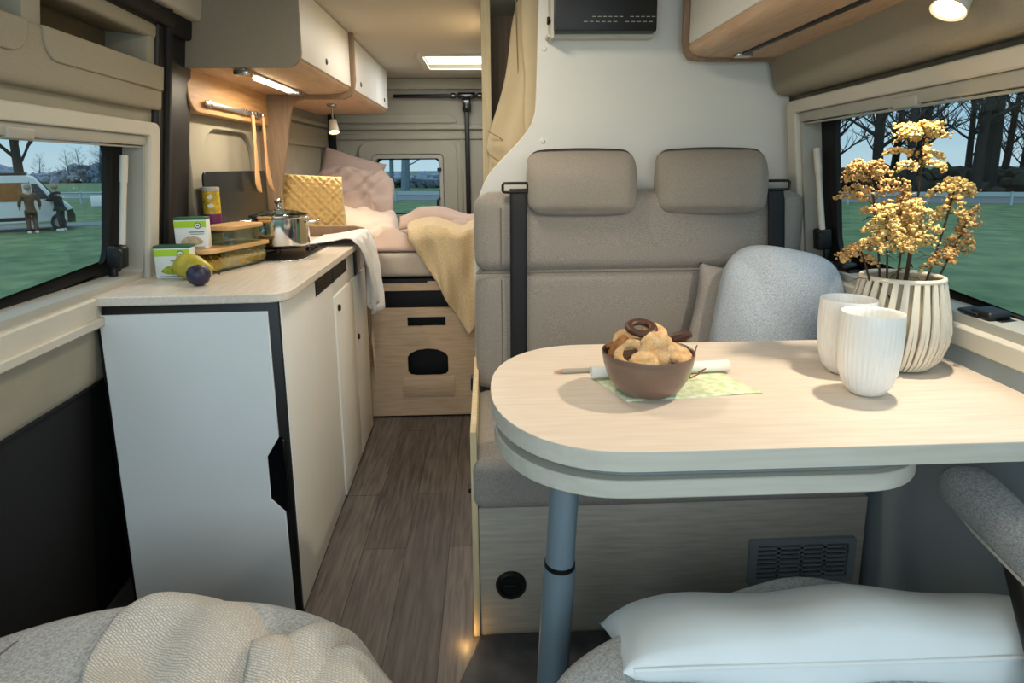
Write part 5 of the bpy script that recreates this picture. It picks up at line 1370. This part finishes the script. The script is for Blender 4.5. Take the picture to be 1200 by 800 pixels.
light('AREA', 'middle_warm_fill', (-.12, 1.62, 1.855), 5, (1., .87, .69), (-.05, 1.8, 0), shape='DISK', size=.2)  # unseen fill added to warm the jacket and the white partition
light('AREA', 'rear_warm_fill', (-.22, 2.75, 1.855), 5, (1., .90, .77), (-.1, 2.75, 0), shape='DISK', size=.36)  # fill added under the ceiling to brighten the rear, without a fixture
light('AREA', 'hatch_daylight', (-.11, 3.7, 1.862), 6, (.95, .97, 1.), (-.11, 3.7, 0), shape='RECTANGLE', size=.42, size_y=.42)
light('AREA', 'windscreen_daylight', (0, -.75, 1.35), 17, (.78, .90, 1.), (0, 1.5, .85), shape='RECTANGLE', size=1.7, size_y=.8)
light('POINT', 'step_light', (-.075, 1.46, .02), .10, (1., .6, .2), shadow_soft_size=.01)
w = bpy.data.worlds.new('overcast dusk'); sc.world = w; w.use_nodes = True
N = w.node_tree.nodes; Lk = w.node_tree.links
bg = N['Background']; tc = N.new('ShaderNodeTexCoord'); sp = N.new('ShaderNodeSeparateXYZ'); Lk.new(tc.outputs['Generated'], sp.inputs[0])
rp_ = N.new('ShaderNodeValToRGB'); cr = rp_.color_ramp
cr.elements[0].position = 0; cr.elements[0].color = (*srgb('#b9d6e0'), 1); cr.elements[1].position = .5; cr.elements[1].color = (*srgb('#6fa9c4'), 1)
e = cr.elements.new(.08); e.color = (*srgb('#a3cbdd'), 1); e = cr.elements.new(.2); e.color = (*srgb('#86b9d3'), 1)
nz = N.new('ShaderNodeTexNoise'); nz.inputs['Scale'].default_value = 4; nz.inputs['Detail'].default_value = 5
mp = N.new('ShaderNodeMapping'); mp.inputs['Scale'].default_value = (1, 1, 4); Lk.new(tc.outputs['Generated'], mp.inputs[0]); Lk.new(mp.outputs[0], nz.inputs['Vector'])
ma = N.new('ShaderNodeMath'); ma.operation = 'MULTIPLY_ADD'; ma.inputs[1].default_value = .12; Lk.new(nz.outputs['Fac'], ma.inputs[0]); 
sb = N.new('ShaderNodeMath'); sb.operation = 'SUBTRACT'; sb.inputs[1].default_value = .06; Lk.new(sp.outputs['Z'], sb.inputs[0]); Lk.new(sb.outputs[0], ma.inputs[2])
Lk.new(ma.outputs[0], rp_.inputs['Fac']); Lk.new(rp_.outputs['Color'], bg.inputs['Color']); bg.inputs['Strength'].default_value = 1.
light('SUN', 'overcast_sun', (0, 0, 20), 1.7, (.9, .97, 1.), (2, 6, 0), angle=R_(120))
# ================================================================== CAMERA
cd = bpy.data.cameras.new('camera'); co = bpy.data.objects.new('camera', cd); col.objects.link(co); sc.camera = co
cd.sensor_width = 36; cd.lens = 21.6; cd.shift_y = -70/1200; cd.clip_start = .02; cd.clip_end = 500
ya, pi_, ro_ = R_(2.3), R_(10.6), R_(.5)
f = Vector((math.sin(ya)*math.cos(pi_), math.cos(ya)*math.cos(pi_), -math.sin(pi_)))
r = Vector((math.cos(ya), -math.sin(ya), 0)); u = r.cross(f)
R2 = r*math.cos(ro_)-u*math.sin(ro_); U2 = u*math.cos(ro_)+r*math.sin(ro_)
co.matrix_world = frame_m(Vector((0, 0, 1.27)), R2, U2, -f)
sc.view_settings.view_transform = 'Standard'; sc.view_settings.look = 'None'; sc.view_settings.exposure = 0.
